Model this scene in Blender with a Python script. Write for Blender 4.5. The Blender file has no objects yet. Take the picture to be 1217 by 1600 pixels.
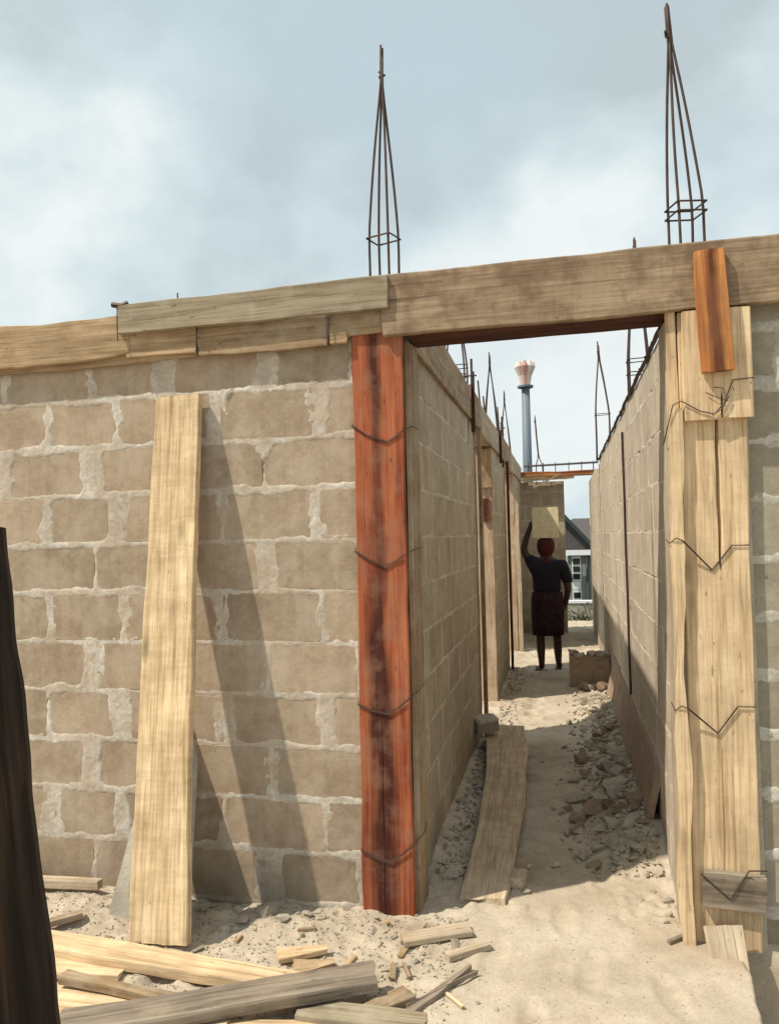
import bpy, bmesh, math, random
import numpy as np
from mathutils import Vector, Matrix, noise as mnoise
random.seed(7)
SC = bpy.context.scene
COL = SC.collection

# ---------------------------------------------------------------- camera, sky, sun
cam = bpy.data.cameras.new('camera'); camo = bpy.data.objects.new('camera', cam); COL.objects.link(camo)
yaw, pitch, roll = math.radians(12.6), math.radians(1.9), math.radians(1.3)
F = Vector((-math.sin(yaw)*math.cos(pitch), math.cos(yaw)*math.cos(pitch), math.sin(pitch)))
R0 = Vector((math.cos(yaw), math.sin(yaw), 0)); U0 = R0.cross(F)
Rv = R0*math.cos(roll) - U0*math.sin(roll); Uv = R0*math.sin(roll) + U0*math.cos(roll)
M = Matrix((Rv, Uv, -F)).transposed().to_4x4(); M.translation = (0, 0, 1.68)
camo.matrix_world = M
cam.sensor_fit = 'VERTICAL'; cam.sensor_height = 24; cam.lens = 24*1210/1600
cam.clip_start = 0.05; cam.clip_end = 3000
SC.camera = camo

SUN_TRAVEL = Vector((1.57, 1.0, -2.8)).normalized()
elev = math.asin(-SUN_TRAVEL.z)
world = bpy.data.worlds.new('World'); SC.world = world; world.use_nodes = True
wn, wl = world.node_tree.nodes, world.node_tree.links
bg = wn['Background']; bg.inputs['Strength'].default_value = 0.1
sky = wn.new('ShaderNodeTexSky'); sky.sky_type = 'NISHITA'; sky.sun_disc = False
sky.sun_elevation = elev; sky.sun_rotation = math.atan2(-SUN_TRAVEL.x, -SUN_TRAVEL.y)
sky.air_density = 1.2; sky.dust_density = 3.0
tc = wn.new('ShaderNodeTexCoord')
mp = wn.new('ShaderNodeMapping'); mp.inputs['Scale'].default_value = (1.0, 1.0, 1.25); mp.inputs['Location'].default_value = (3.6, 1.4, 0.7)
wl.new(tc.outputs['Generated'], mp.inputs['Vector'])
n1 = wn.new('ShaderNodeTexNoise'); n1.inputs['Scale'].default_value = 2.1; n1.inputs['Detail'].default_value = 7; n1.inputs['Roughness'].default_value = 0.5; n1.inputs['Distortion'].default_value = 0.25
n2 = wn.new('ShaderNodeTexNoise'); n2.inputs['Scale'].default_value = 2.6; n2.inputs['Detail'].default_value = 6; n2.inputs['Roughness'].default_value = 0.5
wl.new(mp.outputs[0], n1.inputs['Vector']); wl.new(mp.outputs[0], n2.inputs['Vector'])
r1 = wn.new('ShaderNodeValToRGB')
r1.color_ramp.elements[0].position = 0.28; r1.color_ramp.elements[0].color = (0.15, 0.15, 0.15, 1)
r1.color_ramp.elements[1].position = 0.52; r1.color_ramp.elements[1].color = (1, 1, 1, 1)
wl.new(n1.outputs['Fac'], r1.inputs[0])
r2 = wn.new('ShaderNodeValToRGB')
e = r2.color_ramp.elements
e[0].position = 0.40; e[0].color = (5.0, 5.8, 6.1, 1)
e[1].position = 0.585; e[1].color = (8.4, 8.9, 8.9, 1)
m_ = e.new(0.5); m_.color = (6.4, 7.5, 7.8, 1)
wl.new(n2.outputs['Fac'], r2.inputs[0])
mx = wn.new('ShaderNodeMix'); mx.data_type = 'RGBA'
sk2 = wn.new('ShaderNodeMix'); sk2.data_type = 'RGBA'; sk2.inputs[0].default_value = 0.72
wl.new(sky.outputs[0], sk2.inputs[6]); sk2.inputs[7].default_value = (6.5, 7.9, 8.3, 1)
wl.new(r1.outputs[0], mx.inputs[0]); wl.new(sk2.outputs[2], mx.inputs[6]); wl.new(r2.outputs[0], mx.inputs[7])
wl.new(mx.outputs[2], bg.inputs['Color'])
sun = bpy.data.lights.new('sun', 'SUN'); sun.energy = 5.0; sun.angle = math.radians(0.9); sun.color = (1.0, 0.92, 0.78)
suno = bpy.data.objects.new('sun', sun); COL.objects.link(suno)
suno.rotation_euler = SUN_TRAVEL.to_track_quat('-Z', 'Y').to_euler()
SC.view_settings.view_transform = 'Standard'; SC.view_settings.look = 'None'
SC.view_settings.gamma = 1.0; SC.view_settings.use_curve_mapping = False
SC.view_settings.exposure = 0.06

# ---------------------------------------------------------------- helpers
class VN:
    """vectorised value noise"""
    def __init__(s, seed): s.t = np.random.RandomState(seed).rand(256, 256)
    def n(s, x, y):
        xi = np.floor(x).astype(int); yi = np.floor(y).astype(int); fx = x-xi; fy = y-yi
        fx = fx*fx*(3-2*fx); fy = fy*fy*(3-2*fy); t = s.t
        a = t[xi & 255, yi & 255]; b = t[(xi+1) & 255, yi & 255]; c = t[xi & 255, (yi+1) & 255]; d = t[(xi+1) & 255, (yi+1) & 255]
        return (a*(1-fx)+b*fx)*(1-fy)+(c*(1-fx)+d*fx)*fy
    def f(s, x, y, o=4, g=0.5):
        r = 0; a = 1; t = 0; k = 1
        for i in range(o): r = r+a*s.n(x*k+17*i, y*k+31*i); t += a; a *= g; k *= 2.03
        return r/t
def V(*a): return Vector(a)
def link(name, me, mat=None, parent=None):
    o = bpy.data.objects.new(name, me); COL.objects.link(o)
    if mat is not None and me is not None and not me.materials: me.materials.append(mat)
    if parent is not None: o.parent = parent
    return o
def tag(o, label=None, cat=None, group=None, kind=None):
    if label: o['label'] = label
    if cat: o['category'] = cat
    if group: o['group'] = group
    if kind: o['kind'] = kind
    return o
def empty(name, loc, label, cat, group=None):
    o = bpy.data.objects.new(name, None); COL.objects.link(o); o.location = loc; o.empty_display_size = .1
    return tag(o, label, cat, group)
def mesh(name, vs, fs, smooth=False):
    me = bpy.data.meshes.new(name); me.from_pydata([tuple(v) for v in vs], [], fs); me.update()
    if smooth: me.polygons.foreach_set('use_smooth', [True]*len(me.polygons))
    return me
def grid_mesh(name, P, smooth=True):
    n, m = P.shape[:2]
    idx = np.arange(n*m).reshape(n, m)
    q = np.stack([idx[:-1, :-1], idx[1:, :-1], idx[1:, 1:], idx[:-1, 1:]], -1).reshape(-1, 4)
    me = bpy.data.meshes.new(name); me.from_pydata(P.reshape(-1, 3).tolist(), [], q.tolist()); me.update()
    if smooth: me.polygons.foreach_set('use_smooth', [True]*len(me.polygons))
    return me
class MB:
    def __init__(s): s.v = []; s.f = []
    def add(s, vs, fs):
        k = len(s.v); s.v += [tuple(v) for v in vs]; s.f += [tuple(i+k for i in f) for f in fs]; return s
    def box(s, a, b):
        x0, y0, z0 = a; x1, y1, z1 = b
        return s.add([(x0,y0,z0),(x1,y0,z0),(x1,y1,z0),(x0,y1,z0),(x0,y0,z1),(x1,y0,z1),(x1,y1,z1),(x0,y1,z1)],
                     [(0,3,2,1),(4,5,6,7),(0,1,5,4),(1,2,6,5),(2,3,7,6),(3,0,4,7)])
    def tube(s, pts, r, n=6, closed=False):
        pts = [Vector(p) for p in pts]; rings = []; N = len(pts)
        rs = r if isinstance(r, (list, tuple)) else [r]*N
        for i, p in enumerate(pts):
            if closed: t = pts[(i+1) % N]-pts[i-1]
            else: t = pts[min(i+1, N-1)]-pts[max(i-1, 0)]
            t.normalize(); up = V(0,0,1) if abs(t.z) < .9 else V(0,1,0)
            a = t.cross(up).normalized(); b = t.cross(a)
            rings.append([p+(a*math.cos(2*math.pi*k/n)+b*math.sin(2*math.pi*k/n))*rs[i] for k in range(n)])
        vs = [v for rg in rings for v in rg]; fs = []
        for i in range(N if closed else N-1):
            j = (i+1) % N
            for k in range(n): fs.append((i*n+k, i*n+(k+1) % n, j*n+(k+1) % n, j*n+k))
        if not closed: fs += [tuple(range(n-1, -1, -1)), tuple((N-1)*n+k for k in range(n))]
        return s.add(vs, fs)
    def build(s, name, mat, parent=None, smooth=False):
        return link(name, mesh(name, s.v, s.f, smooth), mat, parent)

# ---------------------------------------------------------------- materials
def newmat(name, rough=0.9, spec=0.25):
    m = bpy.data.materials.new(name); m.use_nodes = True; b = m.node_tree.nodes['Principled BSDF']
    b.inputs['Roughness'].default_value = rough; b.inputs['Specular IOR Level'].default_value = spec
    return m, m.node_tree.nodes, m.node_tree.links, b
def nnode(N, t, **k):
    n = N.new(t)
    for a, b in k.items():
        if a in n.inputs.keys(): n.inputs[a].default_value = b
        else: setattr(n, a, b)
    return n
def ramp(N, L, src, stops):
    r = N.new('ShaderNodeValToRGB'); e = r.color_ramp.elements
    e[0].position, e[0].color = stops[0][0], (*stops[0][1], 1) if len(stops[0][1]) == 3 else stops[0][1]
    e[1].position, e[1].color = stops[-1][0], (*stops[-1][1], 1)
    for p, c in stops[1:-1]: q = e.new(p); q.color = (*c, 1)
    L.new(src, r.inputs[0]); return r.outputs[0]
def gmix(N, L, fac, a, b, blend='MIX'):
    m = N.new('ShaderNodeMix'); m.data_type = 'RGBA'; m.blend_type = blend
    for s, i in ((fac, 0), (a, 6), (b, 7)):
        if isinstance(s, (int, float)): m.inputs[i].default_value = s
        elif isinstance(s, tuple): m.inputs[i].default_value = (*s, 1)
        else: L.new(s, m.inputs[i])
    return m.outputs[2]
def math_(N, L, op, a, b=None, c=None):
    m = N.new('ShaderNodeMath'); m.operation = op
    for s, i in ((a, 0), (b, 1), (c, 2)):
        if s is None: continue
        if isinstance(s, (int, float)): m.inputs[i].default_value = s
        else: L.new(s, m.inputs[i])
    return m.outputs[0]
def bump(N, L, b, h, dist=0.004, strength=0.6):
    n = N.new('ShaderNodeBump'); n.inputs['Distance'].default_value = dist; n.inputs['Strength'].default_value = strength
    L.new(h, n.inputs['Height']); L.new(n.outputs[0], b.inputs['Normal'])
def coords(N, L, world_=False, rnd=True, scale=(1,1,1)):
    if world_:
        g = N.new('ShaderNodeNewGeometry').outputs['Position']
    else:
        g = N.new('ShaderNodeTexCoord').outputs['Object']
    if rnd:
        oi = N.new('ShaderNodeObjectInfo'); va = N.new('ShaderNodeVectorMath'); va.operation = 'ADD'
        mm = math_(N, L, 'MULTIPLY', oi.outputs['Random'], 37.0)
        L.new(g, va.inputs[0]); L.new(mm, va.inputs[1]); src = va.outputs[0]
    else: src = g
    mp = N.new('ShaderNodeMapping'); mp.inputs['Scale'].default_value = scale; L.new(src, mp.inputs['Vector'])
    return g, src, mp.outputs[0]
def noise_(N, L, vec, scale, detail=5, rough=0.55, dist=0.0):
    n = nnode(N, 'ShaderNodeTexNoise', Scale=scale, Detail=detail, Roughness=rough, Distortion=dist); L.new(vec, n.inputs['Vector']); return n.outputs['Fac']

def wood(name, dark, mid, light, stain=None, stain_w=0.05, saw=0.0, dirt=None, dirt_amt=0.4, rough=0.8, spec=0.2, knots=0.5):
    """boards: grain runs along local X, width is local Y"""
    m, N, L, b = newmat(name, rough, spec)
    g, src, gv = coords(N, L, scale=(1.1, 16, 16))
    a = noise_(N, L, gv, 1.6, 6, 0.6, 0.6)
    col = ramp(N, L, a, [(0.30, dark), (0.46, mid), (0.68, light)])
    fv = N.new('ShaderNodeMapping'); fv.inputs['Scale'].default_value = (3, 85, 85); L.new(src, fv.inputs['Vector'])
    fine = noise_(N, L, fv.outputs[0], 1.0, 3, 0.6)
    col = gmix(N, L, 0.55, col, ramp(N, L, fine, [(0.36, (0.55,0.50,0.46)), (0.50, (1.0,1.0,1.0)), (0.66, (1.12,1.12,1.12))]), 'MULTIPLY')
    lv = N.new('ShaderNodeMapping'); lv.inputs['Scale'].default_value = (0.9, 34, 34); L.new(src, lv.inputs['Vector'])
    ln = noise_(N, L, lv.outputs[0], 1.0, 3, 0.6, 0.3)
    col = gmix(N, L, ramp(N, L, ln, [(0.30, (0.55,0.55,0.55)), (0.37, (0,0,0))]), col, tuple(c*0.5 for c in dark))
    sp_ = N.new('ShaderNodeMapping'); sp_.inputs['Scale'].default_value = (16, 45, 45); L.new(src, sp_.inputs['Vector'])
    fl = noise_(N, L, sp_.outputs[0], 1.0, 3, 0.6)
    col = gmix(N, L, ramp(N, L, fl, [(0.27, (0.75,0.75,0.75)), (0.34, (0,0,0))]), col, tuple(c*0.45 for c in dark))
    blot = noise_(N, L, src, 2.6, 4, 0.6)
    col = gmix(N, L, 0.55, col, ramp(N, L, blot, [(0.32, (0.66,0.62,0.58)), (0.6, (1.12,1.1,1.06))]), 'MULTIPLY')
    if knots:
        kv = N.new('ShaderNodeMapping'); kv.inputs['Scale'].default_value = (2.0, 6.0, 0.01); L.new(src, kv.inputs['Vector'])
        vo = nnode(N, 'ShaderNodeTexVoronoi', Scale=1.0); L.new(kv.outputs[0], vo.inputs['Vector'])
        k = ramp(N, L, vo.outputs['Distance'], [(0.04, (1,1,1)), (0.17, (0,0,0))])
        kn = math_(N, L, 'MULTIPLY', k, knots)
        col = gmix(N, L, kn, col, tuple(c*0.45 for c in dark))
    if saw:
        sv = N.new('ShaderNodeMapping'); sv.inputs['Scale'].default_value = (34, 5, 5); sv.inputs['Rotation'].default_value = (0, 0, 0.10); L.new(src, sv.inputs['Vector'])
        s_ = noise_(N, L, sv.outputs[0], 1.0, 5, 0.65, 0.8)
        col = gmix(N, L, saw, col, ramp(N, L, s_, [(0.34, (0.66,0.61,0.53)), (0.58, (1.06,1.05,1.03))]), 'MULTIPLY')
    if stain:
        sep = N.new('ShaderNodeSeparateXYZ'); L.new(g, sep.inputs[0])
        wob = noise_(N, L, gv, 0.55, 3, 0.5)
        wv = N.new('ShaderNodeMapping'); wv.inputs['Scale'].default_value = (1.6, 0.01, 0.01); L.new(src, wv.inputs['Vector'])
        wand = noise_(N, L, wv.outputs[0], 1.5, 3, 0.6)
        y = math_(N, L, 'ADD', sep.outputs['Y'], math_(N, L, 'MULTIPLY_ADD', wand, 0.07, -0.045))
        y = math_(N, L, 'DIVIDE', math_(N, L, 'ABSOLUTE', y), stain_w)
        fac = math_(N, L, 'SUBTRACT', 1.0, y)
        fac = math_(N, L, 'ADD', fac, math_(N, L, 'MULTIPLY_ADD', wob, 4.2, -1.85))
        c = N.new('ShaderNodeClamp'); L.new(fac, c.inputs[0])
        col = gmix(N, L, math_(N, L, 'MULTIPLY', c.outputs[0], 0.9), col, stain)
    if dirt:
        d = noise_(N, L, src, 7, 6, 0.65)
        dm = ramp(N, L, d, [(0.46, (0,0,0)), (0.62, (1,1,1))])
        col = gmix(N, L, math_(N, L, 'MULTIPLY', dm, dirt_amt), col, dirt)
    L.new(col, b.inputs['Base Color'])
    h = math_(N, L, 'ADD', math_(N, L, 'MULTIPLY', fine, 0.6), a)
    bump(N, L, b, h, 0.003, 0.6)
    return m

def mineral(name, cols, scale=3.0, speck=0.35, rough=0.95, bumpd=0.004, world_=False, vary=0.25, extra=None, fine=90):
    m, N, L, b = newmat(name, rough, 0.12)
    g, src, mv = coords(N, L, world_=world_, rnd=not world_)
    a = noise_(N, L, src, scale, 6, 0.62)
    n = len(cols); col = ramp(N, L, a, [(0.3+0.4*i/(n-1), c) for i, c in enumerate(cols)])
    f = noise_(N, L, src, fine, 4, 0.7)
    col = gmix(N, L, speck, col, ramp(N, L, f, [(0.3, (0.5,0.5,0.5)), (0.65, (1.25,1.25,1.25))]), 'MULTIPLY')
    mid = noise_(N, L, src, scale*6, 4, 0.6)
    col = gmix(N, L, 0.35, col, ramp(N, L, mid, [(0.35, (0.72,0.70,0.68)), (0.62, (1.12,1.12,1.12))]), 'MULTIPLY')
    if vary:
        oi = N.new('ShaderNodeObjectInfo')
        col = gmix(N, L, vary, col, ramp(N, L, oi.outputs['Random'], [(0.0, (0.62,0.62,0.60)), (0.5, (1.0,0.97,0.92)), (1.0, (1.18,1.16,1.14))]), 'MULTIPLY')
    if extra: col = extra(N, L, g, src, col)
    L.new(col, b.inputs['Base Color'])
    h = math_(N, L, 'ADD', math_(N, L, 'MULTIPLY', f, 0.4), mid)
    bump(N, L, b, h, bumpd, 0.7)
    return m

def damp_base(N, L, g, src, col):
    # dirty, damp-stained foot of the wall and rain streaks
    pos = N.new('ShaderNodeNewGeometry').outputs['Position']
    sp = N.new('ShaderNodeSeparateXYZ'); L.new(pos, sp.inputs[0])
    nz = noise_(N, L, pos, 2.4, 5, 0.6)
    h = math_(N, L, 'SUBTRACT', math_(N, L, 'MULTIPLY_ADD', nz, 1.3, -0.38), sp.outputs['Z'])
    c = N.new('ShaderNodeClamp'); L.new(math_(N, L, 'MULTIPLY', h, 2.6), c.inputs[0])
    col = gmix(N, L, math_(N, L, 'MULTIPLY', c.outputs[0], 0.45), col, (0.15, 0.115, 0.07))
    st = N.new('ShaderNodeMapping'); st.inputs['Scale'].default_value = (14, 14, 0.7); L.new(pos, st.inputs['Vector'])
    s_ = noise_(N, L, st.outputs[0], 1.0, 4, 0.6)
    col = gmix(N, L, 0.22, col, ramp(N, L, s_, [(0.35, (0.6,0.58,0.54)), (0.6, (1.1,1.1,1.1))]), 'MULTIPLY')
    return col

MAT = {}
def smeared(N, L, g, src, col):
    # thin cement smears wiped over the block faces
    pos = N.new('ShaderNodeNewGeometry').outputs['Position']
    a = noise_(N, L, pos, 5.5, 6, 0.65, 0.4)
    col = gmix(N, L, math_(N, L, 'MULTIPLY', ramp(N, L, a, [(0.47, (0,0,0)), (0.58, (1,1,1))]), 0.40), col, (0.46,0.385,0.30))
    return damp_base(N, L, g, src, col)
def blotched(N, L, g, src, col):
    pos = N.new('ShaderNodeNewGeometry').outputs['Position']
    a = noise_(N, L, pos, 6.5, 6, 0.65, 0.4)
    col = gmix(N, L, math_(N, L, 'MULTIPLY', ramp(N, L, a, [(0.44, (0,0,0)), (0.58, (1,1,1))]), 0.55), col, (0.41,0.325,0.235))
    return damp_base(N, L, g, src, col)
MAT['block'] = mineral('block', [(0.315,0.242,0.172),(0.378,0.297,0.217),(0.43,0.348,0.262)], 3.2, 0.25, vary=0.42, bumpd=0.003, extra=smeared, fine=65)
MAT['block_grey'] = mineral('block_grey', [(0.25,0.225,0.17),(0.31,0.28,0.215),(0.36,0.33,0.26)], 3.2, 0.25, vary=0.28, bumpd=0.002, extra=damp_base)
MAT['mortar_grey'] = mineral('mortar_grey', [(0.38,0.36,0.31),(0.46,0.44,0.38),(0.53,0.51,0.45)], 5.0, 0.35, bumpd=0.004, vary=0, extra=damp_base, fine=60)
MAT['block_light'] = mineral('block_light', [(0.42,0.35,0.27),(0.50,0.425,0.335),(0.57,0.49,0.395)], 3.2, 0.3, vary=0.2, bumpd=0.002, extra=damp_base)
MAT['mortar_light'] = mineral('mortar_light', [(0.48,0.41,0.33),(0.56,0.49,0.40),(0.63,0.56,0.47)], 5.0, 0.3, bumpd=0.003, vary=0, extra=damp_base, fine=60)
MAT['block_side'] = mineral('block_side', [(0.34,0.28,0.205),(0.415,0.348,0.26),(0.47,0.40,0.305)], 3.2, 0.25, vary=0.22, bumpd=0.003, extra=damp_base)
MAT['mortar'] = mineral('mortar', [(0.43,0.375,0.31),(0.54,0.49,0.42),(0.62,0.575,0.51)], 5.0, 0.35, bumpd=0.004, vary=0, extra=blotched, fine=60)
MAT['mortar_side'] = mineral('mortar_side', [(0.44,0.38,0.295),(0.53,0.465,0.37),(0.59,0.53,0.435)], 5.0, 0.3, bumpd=0.003, vary=0, extra=damp_base, fine=60)
MAT['concrete'] = mineral('concrete', [(0.30,0.27,0.22),(0.40,0.36,0.30),(0.48,0.44,0.37)], 4.0, 0.35, bumpd=0.004, vary=0.1)
MAT['stone'] = mineral('stone', [(0.34,0.30,0.235),(0.43,0.385,0.31),(0.50,0.455,0.375)], 6.0, 0.3, vary=0.4, bumpd=0.005)
MAT['red_stone'] = mineral('red_stone', [(0.25,0.175,0.125),(0.33,0.24,0.175),(0.39,0.295,0.22)], 6.0, 0.3, vary=0.4, bumpd=0.005)
MAT['yellow'] = wood('yellow_wood', (0.43,0.30,0.165), (0.66,0.505,0.315), (0.79,0.645,0.43), saw=0.35, knots=0.8, dirt=(0.36,0.24,0.13), dirt_amt=0.38)
MAT['pale'] = wood('pale_wood', (0.44,0.30,0.17), (0.62,0.465,0.29), (0.72,0.575,0.38), saw=0.15, knots=0.6, dirt=(0.42,0.29,0.18), dirt_amt=0.35)
MAT['red'] = wood('red_wood', (0.19,0.045,0.022), (0.31,0.085,0.038), (0.41,0.145,0.068), stain=(0.034,0.009,0.008), stain_w=0.050, knots=0.35, rough=0.8, dirt=(0.30,0.17,0.11), dirt_amt=0.35)
MAT['orange'] = wood('orange_wood', (0.22,0.072,0.024), (0.43,0.165,0.050), (0.54,0.25,0.085), stain=(0.07,0.018,0.01), stain_w=0.024, knots=0.4, rough=0.75, dirt=(0.25,0.12,0.06), dirt_amt=0.35)
MAT['brown'] = wood('brown_wood', (0.17,0.115,0.065), (0.28,0.195,0.115), (0.38,0.28,0.18), dirt=(0.40,0.34,0.26), dirt_amt=0.5, saw=0.25, knots=0.3)
MAT['beam'] = wood('cement_stained_wood', (0.22,0.155,0.10), (0.30,0.222,0.148), (0.36,0.275,0.192), dirt=(0.13,0.085,0.05), dirt_amt=0.65, saw=0.3, knots=0.25)
MAT['slab'] = wood('grey_green_wood', (0.21,0.172,0.115), (0.285,0.238,0.163), (0.35,0.30,0.215), dirt=(0.42,0.38,0.29), dirt_amt=0.4, knots=0.2)
MAT['tan'] = wood('tan_wood', (0.22,0.145,0.08), (0.38,0.27,0.16), (0.49,0.37,0.235), knots=0.6, dirt=(0.22,0.14,0.075), dirt_amt=0.45)
MAT['grey'] = wood('weathered_grey_wood', (0.10,0.078,0.06), (0.20,0.165,0.13), (0.32,0.275,0.22), knots=0.4, dirt=(0.36,0.29,0.2), dirt_amt=0.35)
MAT['dust'] = wood('dusty_wood', (0.30,0.235,0.16), (0.42,0.345,0.25), (0.50,0.42,0.315), knots=0.3, dirt=(0.33,0.24,0.15), dirt_amt=0.4, saw=0.1)
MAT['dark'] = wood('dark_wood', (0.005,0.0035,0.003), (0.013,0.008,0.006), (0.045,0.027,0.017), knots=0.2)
MAT['jamb'] = wood('pinkish_wood', (0.30,0.21,0.14), (0.44,0.33,0.235), (0.52,0.41,0.31), dirt=(0.28,0.16,0.09), dirt_amt=0.35, knots=0.3)
MAT['floor_plank'] = wood('dusty_tan_wood', (0.36,0.275,0.185), (0.49,0.39,0.275), (0.57,0.47,0.35), knots=0.5, dirt=(0.30,0.18,0.10), dirt_amt=0.4)
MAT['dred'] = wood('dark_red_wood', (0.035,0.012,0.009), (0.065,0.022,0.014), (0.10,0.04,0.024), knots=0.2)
def flat(name, c, rough=0.7, metal=0, noise_amt=0.25):
    m, N, L, b = newmat(name, rough, 0.3); b.inputs['Metallic'].default_value = metal
    g, src, mv = coords(N, L); a = noise_(N, L, src, 14, 5, 0.6)
    col = gmix(N, L, noise_amt, c, ramp(N, L, a, [(0.3, tuple(x*0.4 for x in c)), (0.7, tuple(min(1, x*1.5) for x in c))]))
    L.new(col, b.inputs['Base Color']); return m
MAT['steel'] = flat('rusty_steel', (0.07,0.045,0.035), 0.65, 0.3, 0.6)
MAT['steel2'] = flat('grey_steel', (0.10,0.10,0.11), 0.55, 0.4, 0.4)
MAT['wire'] = flat('binding_wire', (0.06,0.04,0.03), 0.6, 0.3)
MAT['crack'] = flat('crack_dark', (0.02,0.012,0.008), 1.0)

# ---------------------------------------------------------------- ground
gn = VN(3); gn2 = VN(5)
def ss(x, a, b): t = np.clip((x-a)/(b-a), 0, 1); return t*t*(3-2*t)
def ground_h(x, y):
    x = np.asarray(x, float); y = np.asarray(y, float)
    path = ss(x, -0.75, -0.30)*(1-ss(y, 3.35, 3.6)) + ss(x, -0.28, -0.12)*(1-ss(x, 0.05, 0.25))*ss(y, 3.35, 3.6)
    rough = 1-path
    h = (gn.f(x*1.3, y*1.3, 4)-0.5)*0.05*(0.35+0.65*rough)
    h = h + rough*(gn2.f(x*9, y*9, 4, .6)-0.5)*0.055 + (gn2.f(x*22+9, y*22, 3, .6)-0.5)*(0.004+0.022*rough)
    out = (1-ss(y, 3.25, 3.4))
    for (fx, fy, fa) in ((-0.15,2.75,.1),(0.05,3.1,-.15),(0.20,2.6,.3),(-0.05,3.5,.05),(0.12,3.95,.1),(-0.02,4.5,-.1),(0.10,5.1,.15),(0.33,3.0,.2),(-0.32,3.15,-.2),(-0.1,5.9,0)):
        ca, sa = math.cos(fa), math.sin(fa); u = (x-fx)*ca+(y-fy)*sa; v = -(x-fx)*sa+(y-fy)*ca
        r2 = (u/.045)**2+(v/.125)**2; h = h - 0.009*np.exp(-r2**2) + 0.004*np.exp(-(np.sqrt(r2)-1.35)**2*9)
    h = h + 0.035*np.exp(-((x+1.3)/.35)**2-((y-3.35)/.16)**2)*out
    h = h + 0.03*np.exp(-((x+2.3)/.5)**2-((y-3.3)/.2)**2)*out
    # rubble bank against the right corridor wall and the left one
    inside = ss(y, 3.9, 4.5)*(1-ss(y, 7.4, 8.2))
    h = h + inside*0.16*ss(x, 0.02, 0.42)
    h = h + ss(y, 3.6, 4.4)*(1-ss(y, 6.0, 7.0))*0.07*(1-ss(x, -0.72, -0.45))
    # drop beside the path, right of the doorway
    e = 0.655-0.05*(3.35-y)+(gn.f(y*6, x*0+3, 3)-.5)*.03
    h = h - 0.34*ss(x, e-0.012, e+0.02)*(1-ss(y, 3.40, 3.44))
    # land falls away behind the building
    h = h - 1.9*ss(y, 14.6, 27)
    return h*np.where(y > 40, 0.0, 1) + np.where(y > 40, -1.9, 0)
def axis(segs):
    r = []
    for a, b, st in segs: r += list(np.arange(a, b-1e-6, st))
    r.append(segs[-1][1]); return np.array(r)
gx = axis([(-900,-100,160),(-100,-12,11),(-12,-4,0.5),(-4,-2.6,0.05),(-2.6,0.6,0.0135),(0.6,0.72,0.008),(0.72,1.3,0.03),(1.3,3,.2),(3,15,1.5),(15,100,12),(100,900,160)])
gy = axis([(-60,-4,7),(-4,1.8,0.3),(1.8,2.4,0.03),(2.4,4.6,0.0125),(4.6,8,0.025),(8,15,0.08),(15,32,0.6),(32,60,4),(60,200,20),(200,1400,150)])
X, Y = np.meshgrid(gx, gy, indexing='ij')
Pg = np.stack([X, Y, ground_h(X, Y)], -1)
def ground_extra(N, L, g, src, col):
    sp = N.new('ShaderNodeSeparateXYZ'); L.new(g, sp.inputs[0])
    # grassy land away from the site
    far = ramp(N, L, math_(N, L, 'DIVIDE', sp.outputs['Y'], 40.0), [(0.37, (0,0,0)), (0.5, (1,1,1))])
    gr = noise_(N, L, src, 0.8, 5, 0.6)
    col = gmix(N, L, far, col, ramp(N, L, gr, [(0.35, (0.045,0.055,0.022)), (0.6, (0.10,0.095,0.045))]))
    # reddish earth showing through in the corridor
    nz = noise_(N, L, src, 1.7, 4, 0.6)
    mk = ramp(N, L, nz, [(0.52, (0,0,0)), (0.68, (1,1,1))])
    return gmix(N, L, math_(N, L, 'MULTIPLY', mk, 0.35), col, (0.24,0.145,0.085))
MAT['ground'] = mineral('sandy_cement_ground', [(0.35,0.29,0.215),(0.45,0.382,0.295),(0.53,0.462,0.37)], 1.4, 0.3, bumpd=0.004, world_=True, vary=0, extra=ground_extra, fine=75)
tag(link('ground', grid_mesh('ground', Pg), MAT['ground']), 'sandy grey ground of dust and cement', kind='structure')

# ---------------------------------------------------------------- block walls
mvn = VN(11); mvn2 = VN(12)
BC = {}
def block_mesh(L_, H_, var, mat):
    key = (round(L_, 2), round(H_, 2), var, mat)
    if key in BC: return BC[key]
    r = random.Random(hash(key[:3]) & 0xffff); a, h = L_/2, H_/2
    c = 0.012; j = lambda s=0.004: r.uniform(-s, s)
    ring = [(-a+c, -h), (a-c, -h), (a, -h+c), (a, h-c), (a-c, h), (-a+c, h), (-a, h-c), (-a, -h+c)]
    ring = [(x+j(), z+j(0.003)) for x, z in ring]
    vs = [(x*0.975, 0.0+j(0.0012), z*0.95) for x, z in ring] + [(x, 0.006, z) for x, z in ring] + [(x, 0.1, z) for x, z in ring]
    fs = [tuple(range(8))]
    for k in range(8):
        q = (k+1) % 8; fs += [(k, 8+k, 8+q, q), (8+k, 16+k, 16+q, 8+q)]
    fs.append(tuple(range(23, 15, -1)))
    me = mesh('block', vs, fs); me.materials.append(MAT[mat]); BC[key] = me; return me
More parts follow.
